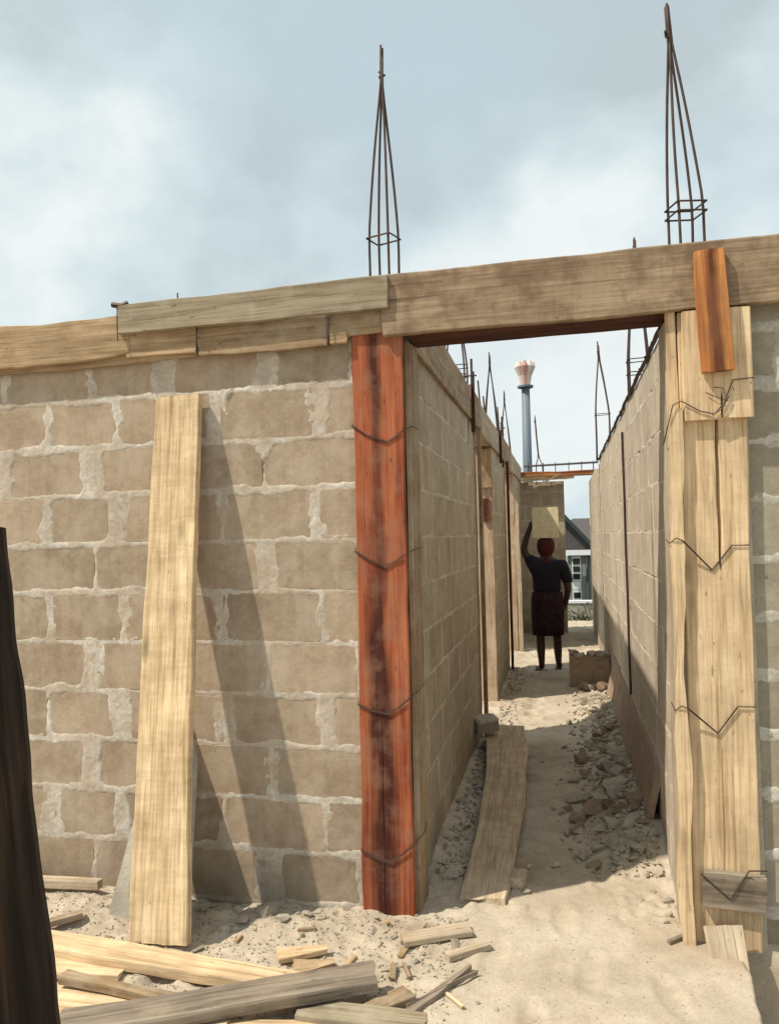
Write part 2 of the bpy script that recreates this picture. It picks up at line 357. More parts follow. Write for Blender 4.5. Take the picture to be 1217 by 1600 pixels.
def block_wall(name, origin, u, n, L_, H_, joints, label, res=0.012, thick=0.2, mat=('block', 'mortar'), jw=(0.030, 0.016), proud=0.003, course=0.24, soft=1.0):
    """wall face through origin, u along the wall, n outward; joints(row) -> u positions of the upright joints"""
    root = empty(name, origin, label, 'wall')
    u = Vector(u); n = Vector(n)
    rot = Matrix((u, -n, Vector((0,0,1)))).transposed()     # local x=u, y=into wall, z=up
    if rot.determinant() < 0: rot = Matrix((-u, -n, Vector((0,0,1)))).transposed(); flip = -1
    else: flip = 1
    root.rotation_euler = rot.to_euler()
    rows = int(math.ceil(H_/course-1e-6))
    us = np.arange(0, L_+1e-6, L_/max(2, round(L_/res))); zs = np.arange(-0.12, H_+1e-6, (H_+.12)/round((H_+.12)/res))
    U_, Z_ = np.meshgrid(us, zs, indexing='ij')
    gx_ = U_*1.0 + origin[0]*3+origin[1]*7
    wob = (mvn.f(gx_*7, Z_*7, 4, .6)-0.5)
    wob2 = (mvn2.f(gx_*23, Z_*23, 3, .6)-0.5)
    row = np.clip(np.floor(Z_/course), 0, rows-1).astype(int)
    dz = np.minimum(np.abs(Z_-row*course), np.abs(Z_-(row+1)*course))
    d = jw[1] + wob*0.050*min(1, jw[1]/.02) + wob2*0.012 - dz
    for k in range(rows):
        for jx in joints(k):
            dd = jw[0]*(1+0.5*math.sin(jx*37+k*5)) + wob*0.10*min(1, jw[0]/.04) + wob2*0.02 - np.abs(U_-jx)
            # upright joints run into the beds: only this row
            dd = np.where(row == k, dd, -1)
            d = np.maximum(d, dd)
    t = np.clip((d+0.020*max(soft, .6))/0.024, 0, 1)
    h = -0.010 + t*(0.010+proud) + t*soft*((mvn2.f(gx_*40, Z_*40, 3, .6)-0.5)*0.005 + (mvn.f(gx_*11+5, Z_*11, 3, .6)-.5)*0.006)
    P = np.stack([U_*flip, -h, Z_], -1)
    me = grid_mesh('mortar', P if flip == 1 else P[::-1])
    link('mortar', me, MAT[mat[1]], root)
    core = MB(); x0, x1 = sorted((0, L_*flip)); core.box((x0, 0.03, -0.12), (x1, thick, H_-0.002)); core.build('wall_core', MAT[mat[1]], root)
    # closing edges of the mortar skin
    rim = MB(); rim.box((x0, 0.0, H_-0.012), (x1, 0.032, H_-0.001)); rim.box((x0, 0.002, -0.1), (x0+0.008, 0.032, H_-0.012)); rim.box((x1-0.008, 0.002, -0.1), (x1, 0.032, H_-0.012)); rim.build('mortar_edge', MAT[mat[1]], root)
    rr = random.Random(int(abs(origin[0]*100+origin[1]*10)))
    for k in range(rows):
        js = sorted(set([0.0, L_]+[j for j in joints(k) if 0.03 < j < L_-0.03]))
        z0 = k*course; z1 = min((k+1)*course, H_)
        for a, b_ in zip(js[:-1], js[1:]):
            if b_-a < 0.05: continue
            hh = z1-z0-0.006; ll = b_-a-0.008
            if hh < 0.05: continue
            o = link('block', block_mesh(ll, hh, rr.randrange(5), mat[0]), None, root)
            o.location = (flip*(a+b_)/2, 0.0005+rr.uniform(-0.0015, 0.0015), (z0+z1)/2)
            o.rotation_euler = (rr.uniform(-.004, .004), rr.uniform(-.004, .004), rr.uniform(-.004, .004))
    return root
# front wall, left of the opening: face at Y=3.44 from X=-3.80 to X=-0.70
XL = -3.80
odd = [-3.30,-2.79,-2.28,-1.88,-1.37,-0.87]; even = [-3.55,-3.04,-2.53,-2.13,-1.60,-1.09]
rj = random.Random(4); JL = [[x-XL+rj.uniform(-.018,.018) for x in (odd if k % 2 == 0 else even)] for k in range(12)]
block_wall('block_wall', (XL, 3.44, 0), (1,0,0), (0,-1,0), 3.08, 2.62, lambda k: JL[k], 'sunlit tan block wall with smeared joints left of the red doorpost', res=0.0085, jw=(0.050, 0.026), proud=0.0010, soft=0.55)
JR = [[0.17+.24*(k % 2)] for k in range(12)]
block_wall('block_wall', (0.50, 3.445, -0.36), (1,0,0), (0,-1,0), 0.95, 3.0, lambda k: [0.42, 0.90] if k % 2 else [0.20, 0.66], 'grey block wall at the right edge behind the pale plank', res=0.01, jw=(0.03, 0.024), proud=0.002, mat=('block_grey','mortar_grey'))
def run(off, step=0.475):
    def f(k):
        s = off + (0.24 if k % 2 else 0) + 0.03*math.sin(k*2.1); return [s+i*step for i in range(-1, 20)]
    return f
block_wall('block_wall', (-0.70, 3.66, 0), (0,1,0), (1,0,0), 2.84, 2.60, run(0.30), 'shaded block wall along the left side of the corridor beside the red post', res=0.016, mat=('block_side','mortar_side'), proud=0.0012, soft=0.5, jw=(0.020,0.014))
block_wall('block_wall', (-0.70, 7.96, 0), (0,1,0), (1,0,0), 1.9, 2.60, run(0.2), 'shaded corridor wall stretch between the two side openings', res=0.02, mat=('block_side','mortar_side'), proud=0.0012, soft=0.5, jw=(0.020,0.014))
block_wall('block_wall', (-0.70, 11.5, 0), (0,1,0), (1,0,0), 2.0, 2.60, run(0.25), 'farthest left stretch of corridor wall beside the carrier', res=0.03, mat=('block_side','mortar_side'), proud=0.0012, soft=0.5, jw=(0.020,0.014))
block_wall('block_wall', (0.46, 3.64, 0), (0,1,0), (-1,0,0), 6.3, 2.58, run(0.35), 'long half sunlit block wall on the right side of the corridor', res=0.016, mat=('block_light','mortar_light'), proud=0.0012, soft=0.5, jw=(0.022,0.015))
block_wall('block_wall', (-0.90, 13.5, 0), (1,0,0), (0,-1,0), 0.93, 2.58, run(0.3), 'end wall of the corridor behind the person carrying the load', res=0.02, mat=('block_side','mortar_side'), proud=0.0012, soft=0.35, jw=(0.016,0.012))
block_wall('block_wall', (0.46, 11.2, 0), (0,1,0), (-1,0,0), 3.0, 2.58, run(0.1), 'far right stretch of corridor wall past the gap', res=0.03, mat=('block_light','mortar_light'), proud=0.0012, soft=0.35, jw=(0.014,0.010))
# wall returns of the rooms behind (thickness seen through side openings)
stub = block_wall('block_stub', (0.02, 8.75, 0), (1,0,0), (0,-1,0), 0.43, 0.33, run(0.2), 'low brown unfinished stub wall jutting from right corridor wall', res=0.02, mat=('red_stone','red_stone'), jw=(0.05,0.04))
stub['category'] = 'wall'

# ---------------------------------------------------------------- planks
def plank(name, p0, p1, w, th, face, mat, parent=None, taper=1.0, bow=0.0, warp=0.0, rag=0.006, seed=0, cracks=(), endrag=0.01, nx=None, wane=0.0):
    """board from p0 to p1 (centre line of the FRONT face), width w, thickness th behind the face; face = outward normal"""
    p0, p1, fn = Vector(p0), Vector(p1), Vector(face)
    ax = (p1-p0); Ln = ax.length; ax.normalize(); fn = (fn-ax*fn.dot(ax)).normalized(); wy = fn.cross(ax)
    rot = Matrix((ax, wy, fn)).transposed()
    if th is None: th = 0.025
    r = random.Random(seed*13+5); off = r.uniform(0, 99)
    nx = nx or max(4, int(Ln/0.03)); vals = [-1,-0.96,-0.6,-0.25,0.1,0.5,0.96,1]
    cols = [(v, 0, None) for v in vals]
    for ci, (cv, xa, xb, cw) in enumerate(cracks): cols += [(cv, -1, ci), (cv, 0, ci), (cv, 1, ci)]
    cols.sort(key=lambda c: (c[0], c[1]))
    nn = lambda a, b: mnoise.noise(Vector((a, b, off)))
    vs = []; m = len(cols)
    for i in range(nx+1):
        t = i/nx; x = t*Ln
        hw = w/2*(1+(taper-1)*t)
        eL = nn(x*2.2, 1)*rag*1.6+nn(x*9, 4)*rag*.5; eR = nn(x*2.2, 7)*rag*1.6+nn(x*9, 9)*rag*.5
        c = bow*4*t*(1-t); z0 = warp*4*t*(1-t)
        for (v, s, ci) in cols:
            y = v*hw + (eL if v < 0 else eR)*abs(v) + c
            z = z0 + nn(x*3, v*2+20)*0.002
            if abs(v) == 1: z -= 0.004+wane*(0.5+0.5*nn(x*3, 30+v))
            xx = x
            if i in (0, nx): xx += nn(v*3, 40+i)*endrag
            if ci is not None:
                cv, xa, xb, cw = cracks[ci]; f = 1 if xa < t < xb else 0
                k = cw*(0.4+0.6*math.sin(math.pi*min(1, max(0, (t-xa)/(xb-xa))))) * f
                y = v*hw + c + nn(x*5, 50+ci)*0.006 + s*(k+0.0006)
                if s == 0 and f: z -= th*0.95
            vs.append((xx, y, z))
    top = len(vs)
    back = []
    for i in range(nx+1):
        for v in (-1, 1):
            a = vs[i*m + (0 if v < 0 else m-1)]
            back.append((a[0], a[1], a[2]-th+0.004))
    vs += back; fs = []
    for i in range(nx):
        for k in range(m-1): fs.append((i*m+k, (i+1)*m+k, (i+1)*m+k+1, i*m+k+1))
        b0, b1, c0, c1 = top+2*i, top+2*i+1, top+2*i+2, top+2*i+3
        fs += [(i*m, b0, c0, (i+1)*m), (i*m+m-1, (i+1)*m+m-1, c1, b1), (b0, b1, c1, c0)]
    fs.append(tuple(range(m-1, -1, -1))[::-1][::-1] + (top, top+1)) if False else None
    fs = [f for f in fs if f]
    fs.append(tuple([top+1]+[k for k in range(m-1, -1, -1)]+[top]))
    e = nx*m; fs.append(tuple([top+2*nx]+[e+k for k in range(m)]+[top+2*nx+1]))
    me = mesh(name, vs, fs)
    bm = bmesh.new(); bm.from_mesh(me); bmesh.ops.recalc_face_normals(bm, faces=bm.faces); bm.to_mesh(me); bm.free()
    o = link(name, me, MAT[mat] if isinstance(mat, str) else mat, parent)
    o.rotation_mode = 'XYZ'; o.matrix_basis = Matrix.Translation(p0) @ rot.to_4x4()
    return o
FR = (0, -1, 0)
def wire_v(name, pts, parent=None, r=0.0022, label=None, group=None):
    o = MB().tube(pts, r, 5).build(name, MAT['wire'], parent)
    if label: tag(o, label, 'wire', group)
    return o

# ---- formwork above the front wall (left)
tag(plank('top_board', (-3.8, 3.375, 2.70), (-2.03, 3.375, 2.705), 0.205, 0.03, FR, 'tan', rag=0.018, seed=3, wane=.006, bow=-0.006, taper=1.02),
    'wavy edged tan board on top of the wall at far left', 'plank', 'formwork boards along the wall top')
tag(plank('top_board', (-3.8, 3.40, 2.545), (-1.69, 3.405, 2.605), 0.075, 0.02, FR, 'tan', rag=0.012, seed=5, bow=.01, endrag=.03),
    'narrow tan strip under the wavy board at far left', 'plank', 'formwork boards along the wall top')
tag(plank('top_board', (-2.07, 3.345, 2.765), (-0.738, 3.345, 2.780), 0.135, 0.03, FR, 'slab', rag=0.006, seed=8, taper=1.14),
    'greenish grey board overlapping others above the left wall, ending at the long lintel board', 'plank', 'formwork boards along the wall top')
tag(plank('top_board', (-1.675, 3.385, 2.640), (-1.028, 3.385, 2.642), 0.145, 0.022, FR, 'brown', rag=0.008, seed=9),
    'thin reddish brown strip tucked under the grey green board', 'plank', 'formwork boards along the wall top')
tag(plank('top_board', (-2.05, 3.378, 2.650), (-1.683, 3.378, 2.648), 0.14, 0.022, FR, 'tan', rag=0.008, seed=10),
    'short tan strip joining the reddish strip under the grey green board', 'plank', 'formwork boards along the wall top')
tag(plank('top_board', (-1.02, 3.388, 2.665), (-0.735, 3.388, 2.67), 0.12, 0.024, FR, 'brown', rag=0.006, seed=12),
    'short brown filler board just left above the red post', 'plank', 'formwork boards along the wall top')
tag(plank('wood_offcut', (-1.015, 3.372, 2.596), (-0.935, 3.372, 2.600), 0.05, 0.02, FR, 'tan', rag=0.003, seed=14), 'tiny square offcut nailed left of the red post top', 'offcut')
tag(plank('lintel_board', (-0.765, 3.368, 2.725), (1.75, 3.368, 2.745), 0.278, 0.032, FR, 'beam', rag=0.004, seed=15, cracks=()),
    'long rough brown lintel board spanning the doorway', 'plank')
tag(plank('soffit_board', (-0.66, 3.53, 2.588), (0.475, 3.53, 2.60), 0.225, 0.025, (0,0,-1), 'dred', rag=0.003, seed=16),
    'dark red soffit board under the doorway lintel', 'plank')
c = MB().box((-3.8, 3.43, 2.622), (-0.70, 3.64, 2.80)).build('ring_beam', MAT['concrete']); tag(c, 'concrete ring beam cast behind the boards on the left wall', 'beam')
c = MB().box((-0.69, 3.405, 2.628), (1.7, 3.64, 2.83)).build('ring_beam', MAT['concrete']); tag(c, 'concrete lintel beam cast behind the long brown board', 'beam')
# small rag and wire on top
kb = MB(); kb.tube([(-2.09,3.37,2.83),(-2.085,3.36,2.74),(-2.07,3.34,2.66)], .003, 5).tube([(-2.11,3.36,2.845),(-2.06,3.36,2.835),(-2.03,3.37,2.85)], .014, 6)
tag(kb.build('wire_knot', MAT['wire']), 'dark knot of binding wire on the board top at left', 'wire')
for x, za, zb in ((-1.668, 2.72, 2.565), (-1.024, 2.70, 2.565)):
    wire_v('wire_tie', [(x,3.36,za),(x+.004,3.35,(za+zb)/2),(x,3.365,zb)], r=.003, label='short wire tie wrapped round the thin strips, %s' % ('at the tan and reddish joint' if x < -1.5 else 'next to the small offcut'))

# ---- red doorpost
post = empty('door_post_form', (-0.805, 3.41, 0), 'tall red wooden doorpost form tied with V shaped wires left of the opening', 'doorpost')
def child_plank(root, *a, **k):
    p = Vector(root.location); a = list(a); a[1] = Vector(a[1])-p; a[2] = Vector(a[2])-p
    return plank(*a, parent=root, **k)
child_plank(post, 'front_board', (-0.805, 3.405, -0.02), (-0.803, 3.40, 2.62), 0.232, 0.03, FR, 'red', rag=0.005, seed=20, cracks=((0.12, .0, .33, .0015),))
child_plank(post, 'side_board', (-0.668, 3.55, -0.02), (-0.662, 3.55, 2.575), 0.21, 0.022, (1,0,0), 'brown', rag=0.003, seed=21)
pl = Vector(post.location)
def red_wire(zl, zm, zr, xm):
    pts = [(-0.925,3.43,zl+.01),(-0.926,3.397,zl),(-0.86,3.397,(zl+zm)/2-.006),(xm,3.397,zm),((xm-.69)/2,3.397,(zm+zr)/2-.006),(-0.686,3.395,zr),(-0.655,3.46,zr+.02),(-0.655,3.6,zr+.025)]
    wire_v('wire_tie', [Vector(p)-pl for p in pts], post, r=.002)
    wire_v('wire_tie', [Vector(p)-pl+Vector((0,-.001,-.005)) for p in pts[1:-2]], post, r=.002)
for q in ((2.196,2.114,2.165,-0.765),(1.626,1.552,1.607,-0.79),(0.935,0.894,0.968,-0.785),(0.285,0.245,0.323,-0.79)): red_wire(*q)

# ---- right doorpost form
rp = empty('door_post_form', (0.60, 3.41, 0), 'pale yellow plank doorpost form with V wires right of the opening', 'doorpost')
child_plank(rp, 'front_board', (0.603, 3.405, -0.02), (0.618, 3.40, 2.59), 0.258, 0.03, FR, 'pale', rag=0.004, seed=31,
            cracks=((-0.10, .595, .84, .0115), (0.02, .07, .30, .007), (0.02, .30, .56, .0012)))
child_plank(rp, 'upper_board', (0.634, 3.372, 2.135), (0.636, 3.372, 2.588), 0.268, 0.028, FR, 'pale', rag=0.003, seed=32, cracks=((-0.12, -.1, .24, .006),))
child_plank(rp, 'edge_board', (0.450, 3.372, -0.01), (0.468, 3.368, 2.19), 0.046, 0.045, FR, 'pale', rag=0.012, seed=33, bow=0.006)
child_plank(rp, 'edge_board', (0.468, 3.400, 2.14), (0.462, 3.40, 2.60), 0.042, 0.03, FR, 'pale', rag=0.003, seed=34)
child_plank(rp, 'side_board', (0.437, 3.55, -0.02), (0.442, 3.55, 2.57), 0.20, 0.02, (-1,0,0), 'dust', rag=0.003, seed=35)
cc = MB().box((0.455-.60, 3.432-3.41, -0.05), (0.755-.60, 3.64-3.41, 2.58)); cc.build('column_core', MAT['concrete'], rp)
rl = Vector(rp.location)
Yf = 3.4005
for zl, zm, zr in ((1.64,1.519,1.617),(0.955,0.854,0.963)):
    pts = [(0.422,3.46,zl+.005),(0.424,3.372,zl-.01),(0.450,3.362,zl+.012),(0.478,3.368,zl),(0.59,Yf-.002,zm),(0.668,Yf-.004,zr),(0.735,Yf-.004,zr),(0.742,3.44,zr)]
    wire_v('wire_tie', [Vector(p)-rl for p in pts], rp, r=.0024)
    wire_v('wire_tie', [Vector(p)-rl+Vector((0,-.001,-.0045)) for p in pts[3:6]], rp, r=.0018)
pts = [(0.425,3.45,2.05),(0.435,3.365,2.12),(0.455,3.358,2.20),(0.49,3.364,2.215),(0.56,3.366,2.17),(0.615,3.364,2.155),(0.655,3.364,2.20),(0.69,3.364,2.29),(0.77,3.366,2.295),(0.772,3.44,2.295)]
wire_v('wire_tie', [Vector(p)-rl for p in pts], rp, r=.0024)
wire_v('wire_tie', [Vector(p)-rl for p in [(0.585,3.364,2.245),(0.62,3.362,2.225),(0.668,3.362,2.205),(0.65,3.362,2.26),(0.615,3.362,2.265)]], rp, r=.0018)
wire_v('wire_tie', [Vector(p)-rl for p in [(0.607,3.363,2.15),(0.645,3.360,2.175),(0.672,3.360,2.225)]], rp, r=.0024)
tag(plank('batten', (0.614, 3.334, 2.825), (0.632, 3.330, 2.325), 0.115, 0.034, FR, 'orange', rag=0.004, seed=40, taper=1.08),
    'short orange brown batten nailed across the lintel at the right', 'batten')
tag(plank('scrap_board', (0.508, 3.372, 0.232), (0.742, 3.372, 0.222), 0.148, 0.030, FR, 'grey', rag=0.010, seed=42, endrag=.012),
    'dark weathered board tied level across the foot of the yellow doorpost', 'plank')
pts = [(0.50,3.366,0.295),(0.609,3.368,0.20),(0.672,3.368,0.30),(0.682,3.366,0.319),(0.75,3.37,0.322)]
wire_v('wire_tie', pts, r=.003, label='V shaped wire over the dark board at the foot of the yellow doorpost')
tag(plank('scrap_board', (0.575, 3.345, 0.105), (0.588, 3.265, -0.045), 0.150, 0.02, (0,-0.88,0.47), 'dust', rag=0.004, seed=43, taper=.92),
    'small dusty brown offcut leaning at the foot of the yellow doorpost', 'offcut')

# ---- planks leaning on the left wall
tag(plank('leaning_plank', (-1.700, 2.99, 0.005), (-1.781, 3.385, 2.385), 0.262, 0.038, (0,-0.98,0.17), 'yellow', rag=0.006, seed=50, taper=.85, bow=0.012),
    'tall pale yellow plank leaning on the block wall', 'plank')
bb = MB()
q0 = [(-2.035,3.13,-0.02),(-1.64,3.12,-0.02),(-1.735,3.42,0.66),(-1.84,3.42,1.0),(-1.93,3.38,.72)]
q1 = [tuple(Vector(p)+Vector((0,0.03,0.010))) for p in q0]
bb.add(q0+q1, [(0,1,2,3,4),(9,8,7,6,5)]+[(i, 5+i, 5+(i+1)%5, (i+1)%5) for i in range(5)])
tag(bb.build('leaning_offcut', MAT['concrete']), 'grey pointed cement board behind the tall leaning plank', 'board')

# dark post close to the camera at the left
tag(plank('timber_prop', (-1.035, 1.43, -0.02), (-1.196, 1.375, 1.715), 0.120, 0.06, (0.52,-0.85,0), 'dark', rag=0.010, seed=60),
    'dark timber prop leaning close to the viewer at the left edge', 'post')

# ---------------------------------------------------------------- corridor formwork
gB = 'form boards along the top of the left corridor wall'
for i, (y0, y1, m, z, lab) in enumerate(((3.66, 5.95, 'brown', 2.715, 'nearest tan form board on top of the left corridor wall'),
                               (5.98, 6.75, 'brown', 2.72, 'short brown form board over the first side opening of the corridor'),
                               (6.78, 9.0, 'dust', 2.71, 'middle tan form board on top of the left corridor wall'),
                               (9.02, 10.6, 'brown', 2.72, 'fourth board, brown, toward the far end of the left corridor wall'),
                               (10.62, 13.4, 'dust', 2.70, 'farthest tan form board meeting the orange cross beam'))):
    x = -0.672 + 0.004*(i % 2)
    tag(plank('form_board', (x, y1, z), (x, y0, z), 0.25 if m == 'dust' or y0 < 4 else 0.27, 0.026, (1,0,0), m, rag=0.006, seed=70+i), lab, 'plank', gB)
c = MB().box((-0.90, 3.66, 2.605), (-0.702, 13.45, 2.80)).build('ring_beam', MAT['concrete']); tag(c, 'concrete ring beam running along the top of the left corridor wall', 'beam')
gS = 'upright form battens on the left corridor wall'
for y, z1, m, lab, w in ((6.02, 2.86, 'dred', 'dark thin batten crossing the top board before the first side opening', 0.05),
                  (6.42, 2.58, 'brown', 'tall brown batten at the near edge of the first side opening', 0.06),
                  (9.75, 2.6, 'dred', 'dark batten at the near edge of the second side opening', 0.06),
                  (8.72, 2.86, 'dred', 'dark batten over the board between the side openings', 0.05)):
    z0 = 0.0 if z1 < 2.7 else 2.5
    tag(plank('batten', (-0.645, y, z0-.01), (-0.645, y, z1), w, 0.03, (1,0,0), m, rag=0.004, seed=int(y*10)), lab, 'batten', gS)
# jamb boards facing the viewer at the far side of each side opening
j1 = empty('jamb_form', (-0.80, 7.93, 0), 'sunlit jamb boards of the first side opening in the corridor', 'door jamb')
child_plank(j1, 'jamb_board', (-0.795, 7.93, -0.02), (-0.795, 7.93, 2.58), 0.20, 0.025, FR, 'jamb', rag=0.006, seed=81)
child_plank(j1, 'red_strip', (-0.755, 7.90, 1.82), (-0.765, 7.90, 2.06), 0.07, 0.025, FR, 'red', rag=0.006, seed=82)
child_plank(j1, 'olive_strip', (-0.765, 7.895, 2.17), (-0.765, 7.895, 2.56), 0.14, 0.03, FR, 'tan', rag=0.006, seed=83)
j2 = empty('jamb_form', (-0.80, 11.46, 0), 'pale jamb boards of the second side opening, left of the person', 'door jamb')
child_plank(j2, 'jamb_board', (-0.79, 11.46, -0.02), (-0.79, 11.46, 2.58), 0.20, 0.025, FR, 'jamb', rag=0.012, seed=84)
child_plank(j2, 'round_prop', (-0.64, 11.40, 0.0), (-0.66, 11.42, 2.2), 0.06, 0.05, FR, 'dust', rag=0.01, seed=85)
# lintels over side openings
for i, (y0, y1) in enumerate(((6.5, 7.96), (9.86, 11.5))):
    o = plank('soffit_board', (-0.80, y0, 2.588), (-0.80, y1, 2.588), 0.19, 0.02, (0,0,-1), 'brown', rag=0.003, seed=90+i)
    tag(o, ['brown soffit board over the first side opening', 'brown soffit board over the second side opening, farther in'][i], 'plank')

# right wall: steel line along the top edge and dark rod down the face
tp = [(0.452, y, 2.592+0.006*math.sin(y*7)+0.004*math.sin(y*19)) for y in np.arange(3.64, 9.95, 0.12)]
rr_ = MB().tube(tp, 0.012, 6)
for y in np.arange(3.9, 9.8, 0.31): rr_.tube([(0.46, y, 2.60), (0.442, y+.02, 2.60), (0.446, y+.03, 2.56)], 0.004, 4)
tag(rr_.build('steel_bar', MAT['steel']), 'rusty steel bar tied along the top edge of the right corridor wall', 'steel bar')
hp = [(0.444, 5.93+0.012*math.sin(z*9), z) for z in np.arange(0.5, 2.45, 0.08)]
tag(MB().tube(hp, 0.009, 6).build('hanging_cable', MAT['wire']), 'dark cable hanging down the face of the right corridor wall', 'cable')
# gap jamb at the end of the right wall
je = empty('jamb_form', (0.5, 9.97, 0), 'pinkish upright boards closing the far end of the right corridor wall', 'door jamb')
child_plank(je, 'jamb_board', (0.465, 9.96, 0.0), (0.465, 9.96, 2.6), 0.10, 0.025, (-1,0,0), 'dust', rag=0.008, seed=95)
child_plank(je, 'jamb_board', (0.462, 10.10, 0.0), (0.458, 10.10, 2.55), 0.06, 0.025, (-1,0,0), 'tan', rag=0.008, seed=96)
# long muddy board on edge along the foot of the right wall
tag(plank('mud_board', (0.400, 4.35, 0.23), (0.395, 7.9, 0.25), 0.44, 0.03, (-1,0,0.22), MAT['red_stone'], rag=0.03, seed=97, wane=.01),
    'long reddish brown muddy board on edge along the foot of the right corridor wall', 'board')
# brick coloured lit rubble and cement bag edge by the stub
# cross beam at the corridor end
cb = empty('cross_beam_form', (-0.1, 13.3, 2.6), 'orange plank cross beam form across the far end of the corridor', 'beam')
child_plank(cb, 'beam_board', (-0.70, 13.22, 2.70), (0.55, 13.22, 2.69), 0.07, 0.03, FR, 'orange', rag=0.01, seed=101)
child_plank(cb, 'beam_board', (-0.66, 13.26, 2.615), (0.20, 13.26, 2.63), 0.085, 0.03, FR, 'pale', rag=0.01, seed=102, taper=.6)
child_plank(cb, 'brace', (-0.55, 13.19, 2.42), (-0.02, 13.19, 2.68), 0.028, 0.02, FR, 'brown', rag=0.004, seed=103)
child_plank(cb, 'bottom_board', (-0.7, 13.36, 2.655), (0.56, 13.36, 2.655), 0.17, 0.02, (0,0,-1), 'brown', rag=0.004, seed=104)
rs = MB()
for y in (13.25, 13.42): rs.tube([(-0.62,y,2.84),(0.60,y,2.86)], 0.011, 6)
for x in (-0.55,-0.3,-0.1,0.12,0.33,0.52): rs.tube([(x,13.25,2.72),(x,13.25,2.875),(x,13.42,2.875),(x,13.42,2.72)], 0.008, 5)
tag(rs.build('beam_reinforcement', MAT['steel2']), 'steel bars with stirrups lying above the far orange cross beam', 'steel bar')

# ---------------------------------------------------------------- rebar cages
def cage(cx, cy, zb, zt, lean, label, s=0.075, stirr=(3.09,), r=0.0075, tip=0.15, nm='rebar_cage', grp='column rebar cages rising above the walls'):
    root = empty(nm, (cx, cy, zb), label, 'rebar', grp)
    rnd = random.Random(int(cx*100+cy*10))
    tx, ty = lean
    for i, (sx, sy) in enumerate(((-1,-1),(1,-1),(1,1),(-1,1))):
        pts = []
        H_ = zt-zb; top = zt - rnd.uniform(0, .09)
        zk = stirr[0] if stirr else zb+.2
        for k in range(15):
            z = zb+(top-zb)*k/14
            if z <= zk: q = 1
            else:
                q = 1-max(0, (z-zk)/max(.05, (zt-tip-zk)))**1.15; q = max(0.07, q)
            f = min(1, max(0, (z-zk)/(zt-zk)))
            pts.append((sx*s*q+tx*f+math.sin(z*5+i*2)*.003, sy*s*q+ty*f+math.cos(z*4+i)*.003, z-zb))
        MB().tube(pts, r, 6).build('bar', MAT['steel'], root, True)
    for zs in stirr:
        q = s+.008
        st = [(-q,-q,zs-zb),(q,-q,zs-zb+.004),(q,q,zs-zb+.012),(-q,q,zs-zb+.006)]
        MB().tube(st+[st[0]], 0.0045, 5).build('stirrup', MAT['steel'], root)
    MB().tube([(tx-.012,ty-.012,zt-.16-zb),(tx+.014,ty,zt-.15-zb),(tx,ty+.014,zt-.14-zb),(tx-.012,ty-.01,zt-.13-zb)], .006, 5).build('binding', MAT['wire'], root)
    return root
ca_ = cage(-0.79, 3.54, 2.78, 4.03, (0.012, 0), 'tall rebar cage above the red doorpost', r=.0065, s=.052)
ca_.rotation_euler.z = math.radians(-14)
cb_ = cage(0.56, 3.54, 2.80, 4.00, (-0.055, 0), 'tall leaning rebar cage at the right, above the orange batten', r=.0065, s=.056, stirr=(3.09, 3.05))
cb_.rotation_euler.z = math.radians(17)
cage(-0.86, 6.55, 2.75, 3.99, (0, 0), 'rebar cage with low stirrups behind the lintel, nearest on left corridor wall', s=.09, stirr=(3.12, 3.04, 2.96))
cage(0.60, 6.21, 2.5, 3.99, (0.0, 0), 'rebar cage behind the right corridor wall seen under the lintel', s=.075, stirr=(3.0, 2.9), tip=.18)
cage(-0.84, 9.7, 2.75, 4.0, (-0.0, 0), 'second rebar cage along the left corridor wall', s=.08, stirr=(3.0, 2.9), tip=.18)
cage(-0.86, 12.44, 2.75, 4.0, (0, 0), 'third rebar cage along the left corridor wall', s=.08, stirr=(2.95,), tip=.18)
cage(-0.40, 14.58, 2.5, 3.92, (-0.06, 0), 'rebar cage standing behind the far cross beam beside the mast', s=.06, stirr=(2.95,), tip=.8)
cage(0.50, 9.62, 2.55, 4.0, (-0.03, 0), 'narrow pointed rebar cage at the end of the right corridor wall', s=.08, stirr=(3.1,), tip=.18)
for (bx, by, bt) in ((-0.84, 8.3, 3.35), (-0.80, 8.42, 3.2), (-0.85, 11.0, 3.5), (-0.82, 11.15, 3.3), (-0.86, 5.2, 3.02)):
    tag(MB().tube([(bx,by,2.7),(bx+.01,by,(2.7+bt)/2),(bx-.01,by+.01,bt)], .009, 6).build('starter_bar', MAT['steel']), 'short single steel bar sticking up from the left corridor wall', 'steel bar', 'single bars on the left corridor wall')
cage(-3.36, 6.4, 2.0, 3.98, (0, 0), 'rebar tip just showing above the left wall top', s=.05, stirr=(3.0,), tip=.18)
for (x, y, z) in ((-0.70, 6.35, 2.86), (-0.69, 9.45, 2.84)):
    b_ = MB(); b_.tube([(x,y,2.5),(x,y,z+.28)], .01, 6).tube([(x,y+.12,2.6),(x,y+.12,z+.2)], .01, 6)
    b_.tube([(x-.2,y,z+.14),(x+.04,y,z+.14)], .007, 5).tube([(x-.2,y,z+.06),(x+.02,y,z+.06)], .007, 5)
    tag(b_.build('tie_bars', MAT['steel']), 'pair of cross tied steel bars on the %s left wall' % ('near part of the' if y < 8 else 'farther part of the'), 'steel bar')

